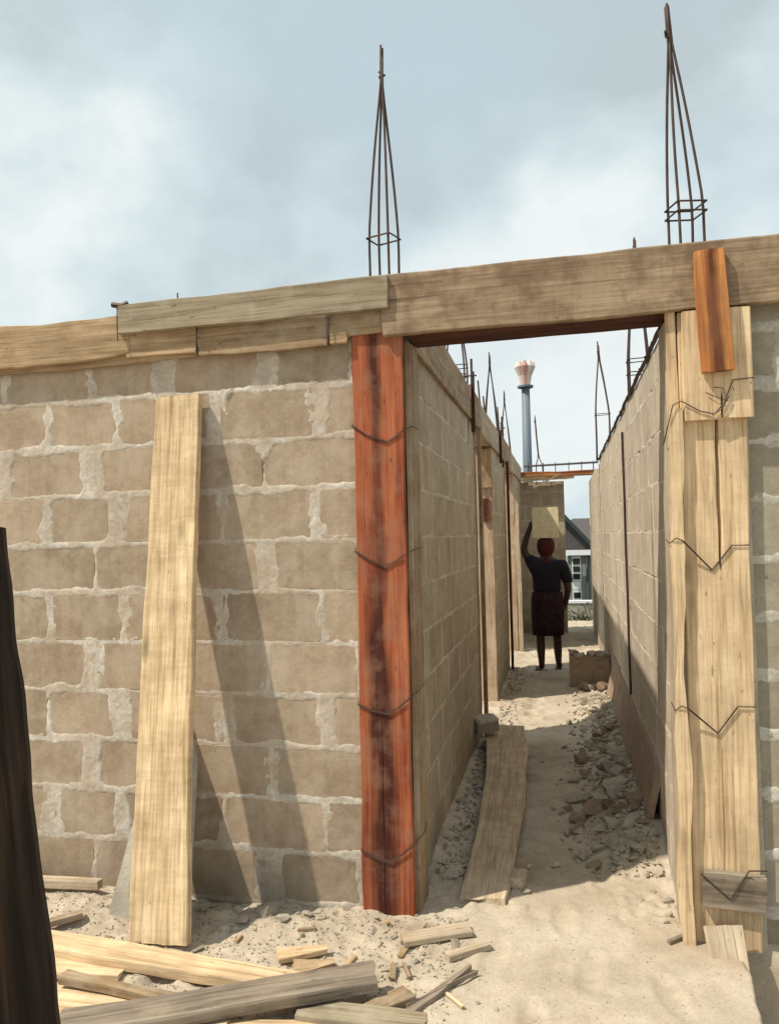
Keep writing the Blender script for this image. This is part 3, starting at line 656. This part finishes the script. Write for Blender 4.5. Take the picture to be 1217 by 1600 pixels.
# ---------------------------------------------------------------- debris on the ground
def gz(x, y): return float(ground_h(x, y))
def lay(name, a, b, w, th, mat, label, cat='wood scrap', lift=0.0, za=None, zb=None, tilt=(0,0), grp='scrap timber on the ground in front', **k):
    za = gz(*a)+th*.8+lift if za is None else za; zb = gz(*b)+th*.8+lift if zb is None else zb
    o = plank(name, (*a, za), (*b, zb), w, th, (tilt[0], tilt[1], 1), mat, **k); return tag(o, label, cat, grp)
lay('scrap_board', (-2.45,2.865), (-0.93,2.79), 0.135, 0.035, 'pale', 'long pale plank lying across the foot of the leaning plank', seed=110, rag=.012, za=.075, zb=.035, taper=.8, wane=.008)
lay('scrap_board', (-1.72,2.36), (-0.72,2.80), 0.15, 0.035, 'grey', 'weathered grey plank lying on top of the scrap at the bottom', seed=111, rag=.012, za=.065, zb=.10, endrag=.03, wane=.01)
lay('scrap_board', (-1.88,2.62), (-1.20,2.56), 0.055, 0.03, 'brown', 'thin brown strip half under the weathered grey plank', seed=112, rag=.008, za=.075, zb=.05)
lay('scrap_board', (-2.45,2.72), (-1.72,2.80), 0.16, 0.02, 'pale', 'short pale board beside the dark prop under the long plank', seed=113, rag=.01, za=.03, zb=.025)
lay('scrap_board', (-2.1,2.50), (-1.18,2.50), 0.24, 0.02, 'pale', 'flat pale plywood sheet under the thin brown strip', seed=114, rag=.006, za=.028, zb=.028)
lay('scrap_board', (-0.95,2.63), (-0.50,2.62), 0.10, 0.03, 'slab', 'greenish board end at the very bottom under the grey plank', seed=115, rag=.01, za=.04, zb=.05, endrag=.02)
lay('scrap_board', (-1.38,2.48), (-0.86,2.56), 0.10, 0.03, 'pale', 'pale board end sticking from under the grey plank', seed=125, rag=.01, za=.02, zb=.02)
lay('wood_stick', (-0.60,2.68), (-0.40,3.03), 0.038, 0.022, 'grey', 'dark split stick pointing toward the doorway', seed=116, rag=.01, taper=.3, lift=.01)
lay('wood_stick', (-0.59,2.74), (-0.37,3.00), 0.016, 0.015, 'grey', 'thin splinter lying beside the dark split stick', seed=117, rag=.005, lift=.01)
lay('scrap_board', (-0.70,3.19), (-0.435,3.31), 0.085, 0.022, 'dust', 'small dusty plank piece just in front of the red post', seed=118, rag=.006, lift=.012)
lay('scrap_board', (-0.50,3.10), (-0.345,3.215), 0.045, 0.022, 'dust', 'narrow wood offcut right of the dusty plank piece', seed=119, rag=.006, lift=.008)
lay('scrap_board', (-1.17,2.99), (-0.985,3.055), 0.08, 0.02, 'pale', 'little tan wood chip left of the red post foot', seed=120, rag=.01, lift=.015, tilt=(-.3,-.2), taper=.5, endrag=.02)
lay('wood_stick', (-2.30,2.93), (-2.12,3.09), 0.04, 0.025, 'brown', 'short brown stick beside the dark prop', seed=121, rag=.005, lift=.02)
lay('wood_stick', (-2.72,3.38), (-2.20,3.345), 0.045, 0.04, 'dust', 'pale pole lying along the foot of the block wall', seed=122, rag=.006, lift=.03)
lay('wood_stick', (-1.86,2.86), (-1.76,2.96), 0.022, 0.02, 'brown', 'small dark twig under the long pale plank', seed=123, rag=.004, lift=.01)
rc = random.Random(31)
for i in range(30):
    x = rc.uniform(-2.2, -0.35); y = rc.uniform(2.55, 3.32); a_ = rc.uniform(0, 6.28); l_ = rc.uniform(.04, .14)
    lay('wood_chip', (x, y), (x+l_*math.cos(a_), y+l_*math.sin(a_)), rc.uniform(.012,.035), rc.uniform(.006,.014), rc.choice(['pale','tan','brown','dust','grey']), 'small splintered wood chip on the rough ground among the scrap timber', 'wood chip', seed=300+i, rag=.004, lift=rc.uniform(.002,.012), taper=rc.uniform(.3,.9), endrag=.012, nx=4, tilt=(rc.uniform(-.3,.3), rc.uniform(-.3,.3)), grp='small wood chips on the ground')
lay('scrap_board', (-0.72,2.66), (-0.60,2.80), 0.07, 0.03, 'brown', 'broken brown board end right of the weathered grey plank tip', seed=140, rag=.015, lift=.015, endrag=.03)
lay('scrap_board', (-1.07,2.90), (-0.93,2.98), 0.07, 0.018, 'tan', 'tan curled chip between long pale plank and red post', seed=141, rag=.012, lift=.02, endrag=.03, tilt=(.3,-.4), taper=.4)
# plank in the corridor
lay('corridor_plank', (-0.412,3.57), (-0.50,6.25), 0.208, 0.035, 'floor_plank', 'dusty bowed plank lying on the corridor floor', 'plank', seed=130, rag=.007, za=.035, zb=.17, endrag=.05, bow=-0.055, taper=1.5, warp=.02, grp='loose boards in the corridor')
lay('wood_offcut', (-0.262,3.74), (-0.25,3.86), 0.065, 0.05, 'dust', 'small square offcut beside the corridor plank', 'offcut', seed=131, rag=.003, lift=.01, grp='loose boards in the corridor')
lay('wood_stick', (0.37,3.37), (0.43,3.42), 0.02, 0.012, 'grey', 'tiny dark twig at the left foot of the yellow doorpost', seed=132, rag=.003, lift=.005)

# stones: angular lumps
def hull_mesh(seed, n=13, sq=(1,1,.6)):
    r = random.Random(seed); bm = bmesh.new()
    for i in range(n):
        v = Vector((r.gauss(0,1), r.gauss(0,1), r.gauss(0,1))).normalized()*r.uniform(.8, 1)
        bm.verts.new((v.x*sq[0], v.y*sq[1], v.z*sq[2]))
    bmesh.ops.convex_hull(bm, input=bm.verts)
    for v in [v for v in bm.verts if not v.link_faces]: bm.verts.remove(v)
    me = bpy.data.meshes.new('stone'); bm.to_mesh(me); bm.free(); return me
HM = {}
for mk in ('stone', 'red_stone'):
    HM[mk] = []
    for s in range(8):
        me = hull_mesh(200+s, 14, (1, .75, .42+.06*(s % 3))); me.materials.append(MAT[mk]); HM[mk].append(me)
rs_ = random.Random(77)
def stone(x, y, s, mk='stone', label='', group='', lift=0.25, tilt=.35, name='stone', z=None):
    o = bpy.data.objects.new(name, rs_.choice(HM[mk])); COL.objects.link(o)
    o.location = (x, y, (gz(x, y) if z is None else z)+s*lift); o.scale = (s*rs_.uniform(.85,1.25), s*rs_.uniform(.75,1.1), s*rs_.uniform(.8,1.2))
    o.rotation_euler = (rs_.uniform(-tilt,tilt), rs_.uniform(-tilt,tilt), rs_.uniform(0,6.28))
    return tag(o, label, 'stone', group)
lab = 'broken block lump in the rubble heap along the right corridor wall'
LG = (((0.36,4.62,.125,'red_stone'),'flat reddish slab of broken block nearest the right corridor wall foot'),
      ((0.27,5.02,.125,'stone'),'big grey brown lump leaning on the muddy board in the rubble'),
      ((0.15,4.80,.115,'red_stone'),'reddish block lump in the middle of the rubble heap'),
      ((0.22,4.45,.09,'stone'),'grey lump just in front of the reddish slab in the rubble'),
      ((0.33,4.18,.085,'stone'),'front lump of the rubble heap next to the shadow edge'),
      ((0.06,5.05,.10,'stone'),'grey lump at the left side of the rubble heap'),
      ((0.26,5.40,.11,'stone'),'lump behind the big leaning one in the rubble heap'),
      ((0.10,5.55,.085,'red_stone'),'reddish lump at the back left of the rubble heap'),
      ((0.31,5.85,.11,'stone'),'rear lump of the rubble beside the muddy board'),
      ((0.03,4.55,.07,'stone'),'flattish lump farthest left and front in the rubble heap'),
      ((0.13,4.25,.07,'stone'),'small flat lump at the front edge of the rubble heap'),
      ((0.34,6.35,.09,'red_stone'),'reddish lump farthest back along the muddy board'))
for (x, y, s, mk), lb in LG: stone(x, y, s, mk, lb, 'large rubble lumps by the right corridor wall', lift=.12, tilt=.25)
for i in range(26):
    y = 4.15+2.2*rs_.random(); x = 0.34-abs(rs_.gauss(0, .15))
    stone(x, y, rs_.uniform(.06,.10), rs_.choice(['stone','stone','red_stone']), 'mid sized flat piece of broken block in the heap by the right corridor wall', 'flat block pieces by the right corridor wall', lift=.18, tilt=.4)
for i in range(95):
    y = 4.05+3.6*rs_.random()**1.1; x = 0.38-abs(rs_.gauss(0, .18))
    if x < -.08: continue
    stone(x, y, rs_.uniform(.022,.062), rs_.choice(['stone','stone','red_stone']), 'small broken stone in the rubble along the right corridor wall', 'small rubble stones by the right corridor wall')
for i in range(42):
    y = 3.75+2.9*rs_.random(); x = -0.67+abs(rs_.gauss(0, .10))
    stone(x, y, rs_.uniform(.014,.048), 'stone', 'small stone in the dark strip between left corridor wall and loose plank', 'small stones along the left corridor wall')
stone(-0.60, 6.28, .13, 'stone', 'broken block chunk resting on the far end of the corridor plank', '', z=.24, name='block_chunk')
BX = bpy.data.objects[[o.name for o in bpy.data.objects if o.name.startswith('block_chunk')][0]]
bm = bmesh.new(); bmesh.ops.create_cube(bm, size=1.5); bmesh.ops.bevel(bm, geom=bm.edges[:], offset=.16, segments=1, affect='EDGES')
for v in bm.verts: v.co += Vector((rs_.uniform(-.09,.09), rs_.uniform(-.09,.09), rs_.uniform(-.09,.09)))
bme = bpy.data.meshes.new('block_chunk'); bm.to_mesh(bme); bm.free(); bme.materials.append(MAT['concrete']); BX.data = bme; BX.scale = (.115,.10,.075); BX.location = (-0.62, 5.95, .25); BX.rotation_euler = (.2,-.1,.5)
o = stone(-0.215, 3.715, .032, 'stone', 'small pale stone beside the square offcut in the corridor', '')
for i in range(46):
    x = rs_.uniform(-2.6, -0.55); y = 3.42-abs(rs_.gauss(0, .16))
    if x > -.7: y = rs_.uniform(2.95, 3.3)
    stone(x, y, rs_.uniform(.010,.030), 'stone', 'small stone on the rough ground in front of the left wall', 'small stones in front of the left wall')
for (x, y, s) in ((-1.42,3.22,.05),(-1.33,3.28,.06),(-1.25,3.25,.045),(-1.38,3.33,.04),(-1.48,3.30,.04),(-1.16,3.33,.035)):
    stone(x, y, s, 'stone', 'mortar lump in the small heap right of the leaning plank', 'mortar lumps by the leaning plank')
for (x, y, s) in ((0.42,3.78,.035),(0.45,3.66,.028),(0.40,3.60,.022),(0.36,3.85,.02),(0.30,3.74,.015),(0.38,3.52,.018),(0.41,3.70,.02)):
    stone(x, y, s, 'stone', 'small stone at the inner foot of the yellow doorpost', 'small stones by the yellow doorpost')
for (x, y, s) in ((-0.82,3.02,.03),(-0.72,2.97,.022),(-0.79,3.17,.02),(-0.62,3.06,.026),(-0.6,3.12,.018),(-0.35,2.83,.014),(-0.28,2.80,.012)):
    stone(x, y, s, 'stone', 'little lump of mortar on the ground in front of the red post', 'mortar lumps in front of the red post')
for i in range(26):
    x = rs_.uniform(.05,.42); y = rs_.uniform(7.7,8.6)
    stone(x, y, rs_.uniform(.02,.06), 'stone', 'sunlit rubble stone in front of the low stub wall', 'sunlit rubble by the stub wall')
for i in range(14):
    stone(rs_.uniform(.06,.42), rs_.uniform(8.78,8.93), rs_.uniform(.05,.11), rs_.choice(['red_stone','stone']), 'broken piece lying on top of the low stub wall', 'broken pieces on the stub wall', z=.32, tilt=.6)
for i in range(9):
    stone(rs_.uniform(.03,.40), rs_.uniform(8.50,8.70), rs_.uniform(.06,.12), rs_.choice(['red_stone','stone']), 'broken piece heaped against the face of the low stub wall', 'broken pieces against the stub wall face', lift=.5, tilt=.8)
# grit
def grit(name, n, fn, label, mat='stone', smin=.003, smax=.010):
    mb = MB(); base = []
    for s in range(5):
        me = hull_mesh(400+s, 8, (1,.8,.7)); base.append(([tuple(v.co) for v in me.vertices], [tuple(p.vertices) for p in me.polygons])); bpy.data.meshes.remove(me)
    r = random.Random(name)
    for i in range(n):
        x, y = fn(r); s = smin+(smax-smin)*r.random()**3; vs, fs = r.choice(base); a = r.random()*6.28; ca, sa = math.cos(a)*s, math.sin(a)*s; z = gz(x, y)+s*.3
        mb.add([(x+v[0]*ca-v[1]*sa, y+v[0]*sa+v[1]*ca, z+v[2]*s) for v in vs], fs)
    return tag(mb.build(name, MAT[mat]), label, 'gravel', kind='stuff')
grit('gravel', 7000, lambda r: (r.uniform(-3.0,-.45), min(3.43, 2.45+r.random()*1.0)), 'loose grit over the rough ground in front of the left wall')
grit('gravel', 900, lambda r: (r.uniform(-.6,.62), r.uniform(2.6,3.9)), 'sparse grit on the smooth path into the doorway', smin=.002, smax=.006)
grit('gravel', 2400, lambda r: (0.42-abs(r.gauss(0,.18)), r.uniform(3.95,8.4)), 'crushed rubble bits along the right corridor wall', smin=.007, smax=.030)
grit('gravel', 1300, lambda r: (-0.66+abs(r.gauss(0,.10)), r.uniform(3.75,10)), 'crushed bits along the left corridor wall', smin=.005, smax=.024)

# ---------------------------------------------------------------- person carrying a load
MAT['skin'] = flat('dark_skin', (0.055,0.028,0.018), 0.5, 0, 0.1)
MAT['shirt'] = flat('navy_shirt', (0.014,0.012,0.022), 0.95, 0, 0.3)
MAT['scarf'] = flat('maroon_scarf', (0.065,0.012,0.012), 0.9, 0, 0.4)
def patterned():
    m, N, L, b = newmat('patterned_cloth', 0.95, 0.1); g, src, mv = coords(N, L)
    vo = nnode(N, 'ShaderNodeTexVoronoi', Scale=16); L.new(src, vo.inputs['Vector'])
    L.new(ramp(N, L, vo.outputs['Distance'], [(0.2, (0.055,0.022,0.026)), (0.4, (0.018,0.011,0.016)), (0.6, (0.035,0.02,0.022))]), b.inputs['Base Color']); return m
MAT['cloth'] = patterned()
def skinned(name, pts, edges, radii, root, mat, parent=None, sub=2, loc=(0,0,0)):
    me = bpy.data.meshes.new(name); me.from_pydata(pts, edges, []); me.update()
    o = bpy.data.objects.new(name, me); COL.objects.link(o)
    sk = o.modifiers.new('skin', 'SKIN'); sk.use_smooth_shade = True
    for i, r in enumerate(radii):
        sv = me.skin_vertices[0].data[i]; sv.radius = (r, r) if not isinstance(r, tuple) else r; sv.use_root = (i == root)
    s = o.modifiers.new('sub', 'SUBSURF'); s.levels = sub; s.render_levels = sub
    dg = bpy.context.evaluated_depsgraph_get(); m2 = bpy.data.meshes.new_from_object(o.evaluated_get(dg)); m2.name = name
    bpy.data.objects.remove(o); m2.materials.clear(); m2.materials.append(MAT[mat])
    m2.polygons.foreach_set('use_smooth', [True]*len(m2.polygons))
    q = link(name, m2, None, parent); q.location = loc; return q
per = empty('person', (-0.22, 9.85, gz(-.22, 9.85)), 'person seen from behind in dark shirt and maroon head scarf, carrying a block overhead', 'person')
P = [(0,0,.86),(0,0,1.02),(0,-.01,1.2),(0,0,1.33),(0,0,1.40),(0,.005,1.50),(0,.005,1.585),         #0-6 pelvis..head
     (-.15,0,1.325),(-.225,.01,1.42),(-.25,.02,1.50),(-.215,.03,1.65),(-.165,.03,1.79),(-.15,.03,1.85),   #7-12 raised left arm
     (.16,0,1.31),(.215,.01,1.14),(.235,0,1.00),(.205,.06,.84),(.195,.07,.78),           #13-17 right arm
     (-.085,0,.80),(-.09,.01,.46),(-.085,-.02,.26),(-.08,-.03,.07),(-.085,.08,.03),          #18-22 left leg
     (.085,0,.80),(.095,.03,.46),(.10,.06,.26),(.105,.08,.07),(.12,.18,.03)]              #23-27
E_ = [(0,1),(1,2),(2,3),(3,4),(4,5),(5,6),(3,7),(7,8),(8,9),(9,10),(10,11),(11,12),(3,13),(13,14),(14,15),(15,16),(16,17),(0,18),(18,19),(19,20),(20,21),(21,22),(0,23),(23,24),(24,25),(25,26),(26,27)]
Rr = [.13,.12,.13,.10,.055,.088,.08,.065,.052,.045,.04,.028,.03,.065,.05,.042,.03,.03,.088,.055,.052,.034,.035,.088,.055,.052,.034,.035]
skinned('body', P, E_, Rr, 0, 'skin', per)
per.scale = (1.10, 1.08, 1.0)
# fingers of both hands
for (hx, hy, hz, dirs) in ((-.150,.03,1.85, 1), (.195,.07,.78, -1)):
    for k in range(4):
        a = (k-1.5)*.018; ln = (.075,.085,.08,.06)[k]
        skinned('finger', [(hx,hy+a,hz),(hx+.012*dirs,hy+a*1.2,hz+dirs*ln*.6),(hx+.03*dirs,hy+a*1.2,hz+dirs*ln)], [(0,1),(1,2)], [.010,.009,.007], 0, 'skin', per, 1)
    skinned('thumb', [(hx,hy-.02,hz-.03*dirs),(hx+.015,hy-.045,hz+.005*dirs),(hx+.022,hy-.055,hz+.03*dirs)], [(0,1),(1,2)], [.012,.010,.008], 0, 'skin', per, 1)
skinned('shirt', [(0,0,.92),(0,0,1.06),(0,-.005,1.2),(0,0,1.32),(-.16,0,1.325),(-.228,.01,1.43),(.17,0,1.30),(.225,.01,1.13),(.235,.01,1.06)],
        [(0,1),(1,2),(2,3),(3,4),(4,5),(3,6),(6,7),(7,8)], [(.185,.14),(.165,.135),(.175,.14),(.13,.12),.085,.065,.085,.068,.06], 0, 'shirt', per)
def lathe(name, prof, mat, parent, n=20, ell=.8, wave=0.0, loc=(0,0,0)):
    vs = []; fs = []
    for j, (r, z) in enumerate(prof):
        for k in range(n):
            a = 2*math.pi*k/n; w = 1+wave*math.sin(a*6)*j/len(prof); vs.append((r*w*math.cos(a)+loc[0], r*w*ell*math.sin(a)+loc[1], z+loc[2]))
    for j in range(len(prof)-1):
        for k in range(n): q = (k+1) % n; fs.append((j*n+k, (j+1)*n+k, (j+1)*n+q, j*n+q))
    fs.append(tuple(range(n))); 
    return link(name, mesh(name, vs, fs, True), MAT[mat], parent)
lathe('skirt', [(.165,.97),(.18,.88),(.185,.72),(.18,.55),(.175,.44),(.16,.445)], 'cloth', per, 24, .8, .05)
lathe('head_scarf', [(.01,1.648),(.05,1.643),(.08,1.620),(.098,1.575),(.100,1.52),(.088,1.465),(.066,1.425),(.060,1.395),(.085,1.36),(.11,1.335)][::1], 'scarf', per, 18, 1.0, .03)
for nm, pts in (('nose', [(0,.098,1.51),(0,.115,1.49)]), ):
    skinned(nm, pts, [(0,1)], [.012,.015], 0, 'skin', per, 1)
for s in (-1, 1):
    MB().box((s*.1-.0 if s > 0 else s*.1, -0.03, 1.0) if False else (s*.11-.035+(-.01), -.06+(.07 if s > 0 else 0), -0.005), (s*.11+.035-.01, .17+(.08 if s > 0 else 0), .014)).build('sandal', MAT['wire'], per)
ld = MB()
prof = [(-.155,-.19),(.155,-.19),(.16,-.18),(.16,.09),(.153,.095),(.153,.105),(.16,.11),(.155,.19),(-.155,.19),(-.16,.11),(-.153,.105),(-.153,.095),(-.16,.09),(-.16,-.18)]
n_ = len(prof); ld.add([(x,-.115,z) for x, z in prof]+[(x,.115,z) for x, z in prof], [tuple(range(n_)), tuple(range(2*n_-1, n_-1, -1))]+[(i, n_+i, n_+(i+1) % n_, (i+1) % n_) for i in range(n_)])
load = ld.build('carried_block', MAT['tan']); load.location = (-0.215, 9.87, gz(-.22, 9.85)+1.64+.19)
load.data.materials[0] = mineral('pale_block', [(0.58,0.50,0.32),(0.66,0.58,0.38),(0.72,0.64,0.43)], 5, .2, vary=0)
tag(load, 'squarish tan block balanced on the head of the walking person', 'block')

# ---------------------------------------------------------------- far things
# water-tower like mast with flared white and red head
mast = empty('monopole_mast', (-2.55, 60.6, -1.9), 'distant grey mast with flared white and pink head', 'mast')
MAT['mast'] = flat('mast_grey', (0.16,0.20,0.24), 0.6, 0.1, 0.1); MAT['ant'] = flat('antenna_white', (0.72,0.60,0.56), 0.6, 0, 0.1); MAT['antr'] = flat('antenna_red', (0.62,0.33,0.27), 0.6, 0, 0.1)
MB().tube([(0,0,0),(0,0,8),(0.02,0,15.1)], [.42,.36,.31], 16).build('pole', MAT['mast'], mast, True)
MB().tube([(0,0,14.95),(0,0,15.1),(0,0,15.12)], [.6,.62,.3], 16).build('collar', MAT['mast'], mast)
for k in range(8):
    a = k*math.pi/4; ca, sa = math.cos(a), math.sin(a)
    pn = MB().tube([(.22*ca,.22*sa,15.1),(.34*ca,.34*sa,15.9),(.58*ca,.58*sa,16.6),(.60*ca,.60*sa,16.95)], [.14,.18,.24,.12], 6)
    pn.build('antenna_panel', MAT['antr' if k == 6 else 'ant'], mast)
# houses
MAT['roof'] = flat('dark_roof', (0.035,0.055,0.055), 0.7, 0, 0.3); MAT['gable'] = flat('gable_grey', (0.09,0.082,0.082), 0.9, 0, 0.2)
MAT['hwall'] = flat('grey_green_wall', (0.22,0.25,0.235), 0.9, 0, 0.15); MAT['white'] = flat('white_paint', (0.75,0.76,0.76), 0.7, 0, 0.06); MAT['pane'] = flat('dark_glass', (0.02,0.025,0.03), 0.1, 0, 0.1)
h1 = empty('house', (0, 30.8, -1.9), 'grey house with steep dark green gable roof seen through the far gap', 'house')
MB().box((-5.0, 0, 0), (1.12, 7, 2.95)).build('wall', MAT['hwall'], h1)
def gable(cx, hw, ze, zp, y0, y1, root, over=.25, t=.14):
    sl = (zp-ze)/hw
    for s in (-1, 1):
        a = (cx, zp); b = (cx+s*(hw+over), ze-over*sl)
        r = MB(); r.add([(a[0],y0,a[1]),(b[0],y0,b[1]),(b[0],y1,b[1]),(a[0],y1,a[1]),(a[0],y0,a[1]+t*1.5),(b[0],y0,b[1]+t*1.5),(b[0],y1,b[1]+t*1.5),(a[0],y1,a[1]+t*1.5)],
              [(0,1,2,3),(7,6,5,4),(0,4,5,1),(1,5,6,2),(2,6,7,3),(3,7,4,0)]); r.build('roof_slope', MAT['roof'], root)
    MB().add([(cx-hw,y0+.3,ze),(cx+hw,y0+.3,ze),(cx,y0+.3,zp),(cx-hw,y0+.42,ze),(cx+hw,y0+.42,ze),(cx,y0+.42,zp)], [(0,1,2),(5,4,3),(0,3,4,1),(1,4,5,2),(2,5,3,0)]).build('gable_wall', MAT['gable'], root)
gable(-1.2, 2.3, 2.95, 5.55, -.5, 7.2, h1)
MB().box((-.3, -.48, 2.75), (1.35, -.36, 2.95)).build('fascia', MAT['white'], h1)
MB().tube([(0.05,-.42,0),(0.05,-.42,2.75)], .09, 12).build('column', MAT['white'], h1)
for zz in (0.45, 1.75):
    w_ = MB().box((0.28,-.03,zz),(0.62,-.005,zz+.95)).build('window', MAT['white'], h1)
    for q in range(3): MB().box((0.32,-.05,zz+.06+.29*q),(0.58,-.032,zz+.28+.29*q)).build('pane', MAT['pane'], w_)
MB().box((0.28,-.04,1.42),(0.60,-.006,1.73)).build('spandrel', MAT['white'], h1)
MB().tube([(0.86,-.06,0),(0.86,-.06,2.8)], .05, 8).build('downpipe', MAT['gable'], h1)
h2 = empty('house', (1.7, 46, -1.9), 'farther grey hip roofed house behind the green gable roof', 'house')
MB().box((-4, 0, 0), (4, 6, 2.4)).build('wall', MAT['gable'], h2)
MB().add([(-4.4,-.4,2.4),(4.4,-.4,2.4),(4.4,6.4,2.4),(-4.4,6.4,2.4),(-1.1,3,4.5),(1.1,3,4.5)], [(0,1,5,4),(1,2,5),(2,3,4,5),(3,0,4),(3,2,1,0)]).build('roof', MAT['gable'], h2)
fw = empty('garden_wall', (0, 25, -1.75), 'low pale garden wall in front of the far house', 'wall')
MB().box((-4,0,0),(4,.2,1.25)).build('wall_panel', MAT['concrete'], fw); MB().box((-4.02,-.03,1.25),(4.02,.23,1.33)).build('coping', MAT['white'], fw)
# shrubs
MAT['leaf'] = flat('leaf', (0.045,0.065,0.025), 0.8, 0, 0.5); MAT['bark'] = flat('bark', (0.09,0.06,0.04), 0.9)
def shrub(x, y, z, r, h, label, n=420, seed=0):
    root = empty('shrub', (x, y, z), label, 'shrub', 'shrubs by the far garden wall'); rr = random.Random(seed)
    st = MB(); lf = MB()
    for k in range(7):
        a = rr.random()*6.28; st.tube([(0,0,0),(math.cos(a)*r*.3,math.sin(a)*r*.3,h*.4),(math.cos(a)*r*.7,math.sin(a)*r*.7,h*.85)], [.03,.02,.008], 5)
    cl = [(rr.gauss(0,.5)*r, rr.gauss(0,.5)*r, h*rr.uniform(.3,.85)) for _ in range(14)]
    for i in range(n):
        c_ = rr.choice(cl); p = Vector((c_[0]+rr.gauss(0,.13), c_[1]+rr.gauss(0,.13), c_[2]+rr.gauss(0,.13)))
        d = Vector((rr.gauss(0,1),rr.gauss(0,1),rr.gauss(0,.6))).normalized(); s = rr.uniform(.05,.11); e_ = d.cross(Vector((0,0,1))).normalized()*s*.4
        lf.add([p, p+d*s*.5+e_, p+d*s, p+d*s*.5-e_], [(0,1,2,3)])
    st.build('stem', MAT['bark'], root); lf.build('foliage', MAT['leaf'], root)
shrub(0.85, 24.2, -1.65, .45, 1.35, 'dark shrub right of the pale garden wall end, seen in the far gap', seed=1)
shrub(0.15, 21.5, -1.15, .5, .85, 'low shrub in front of the pale garden wall, seen in the far gap', seed=2)
shrub(0.65, 20.0, -.78, .55, .55, 'low shrub nearest to the corridor end in the far gap', seed=3)
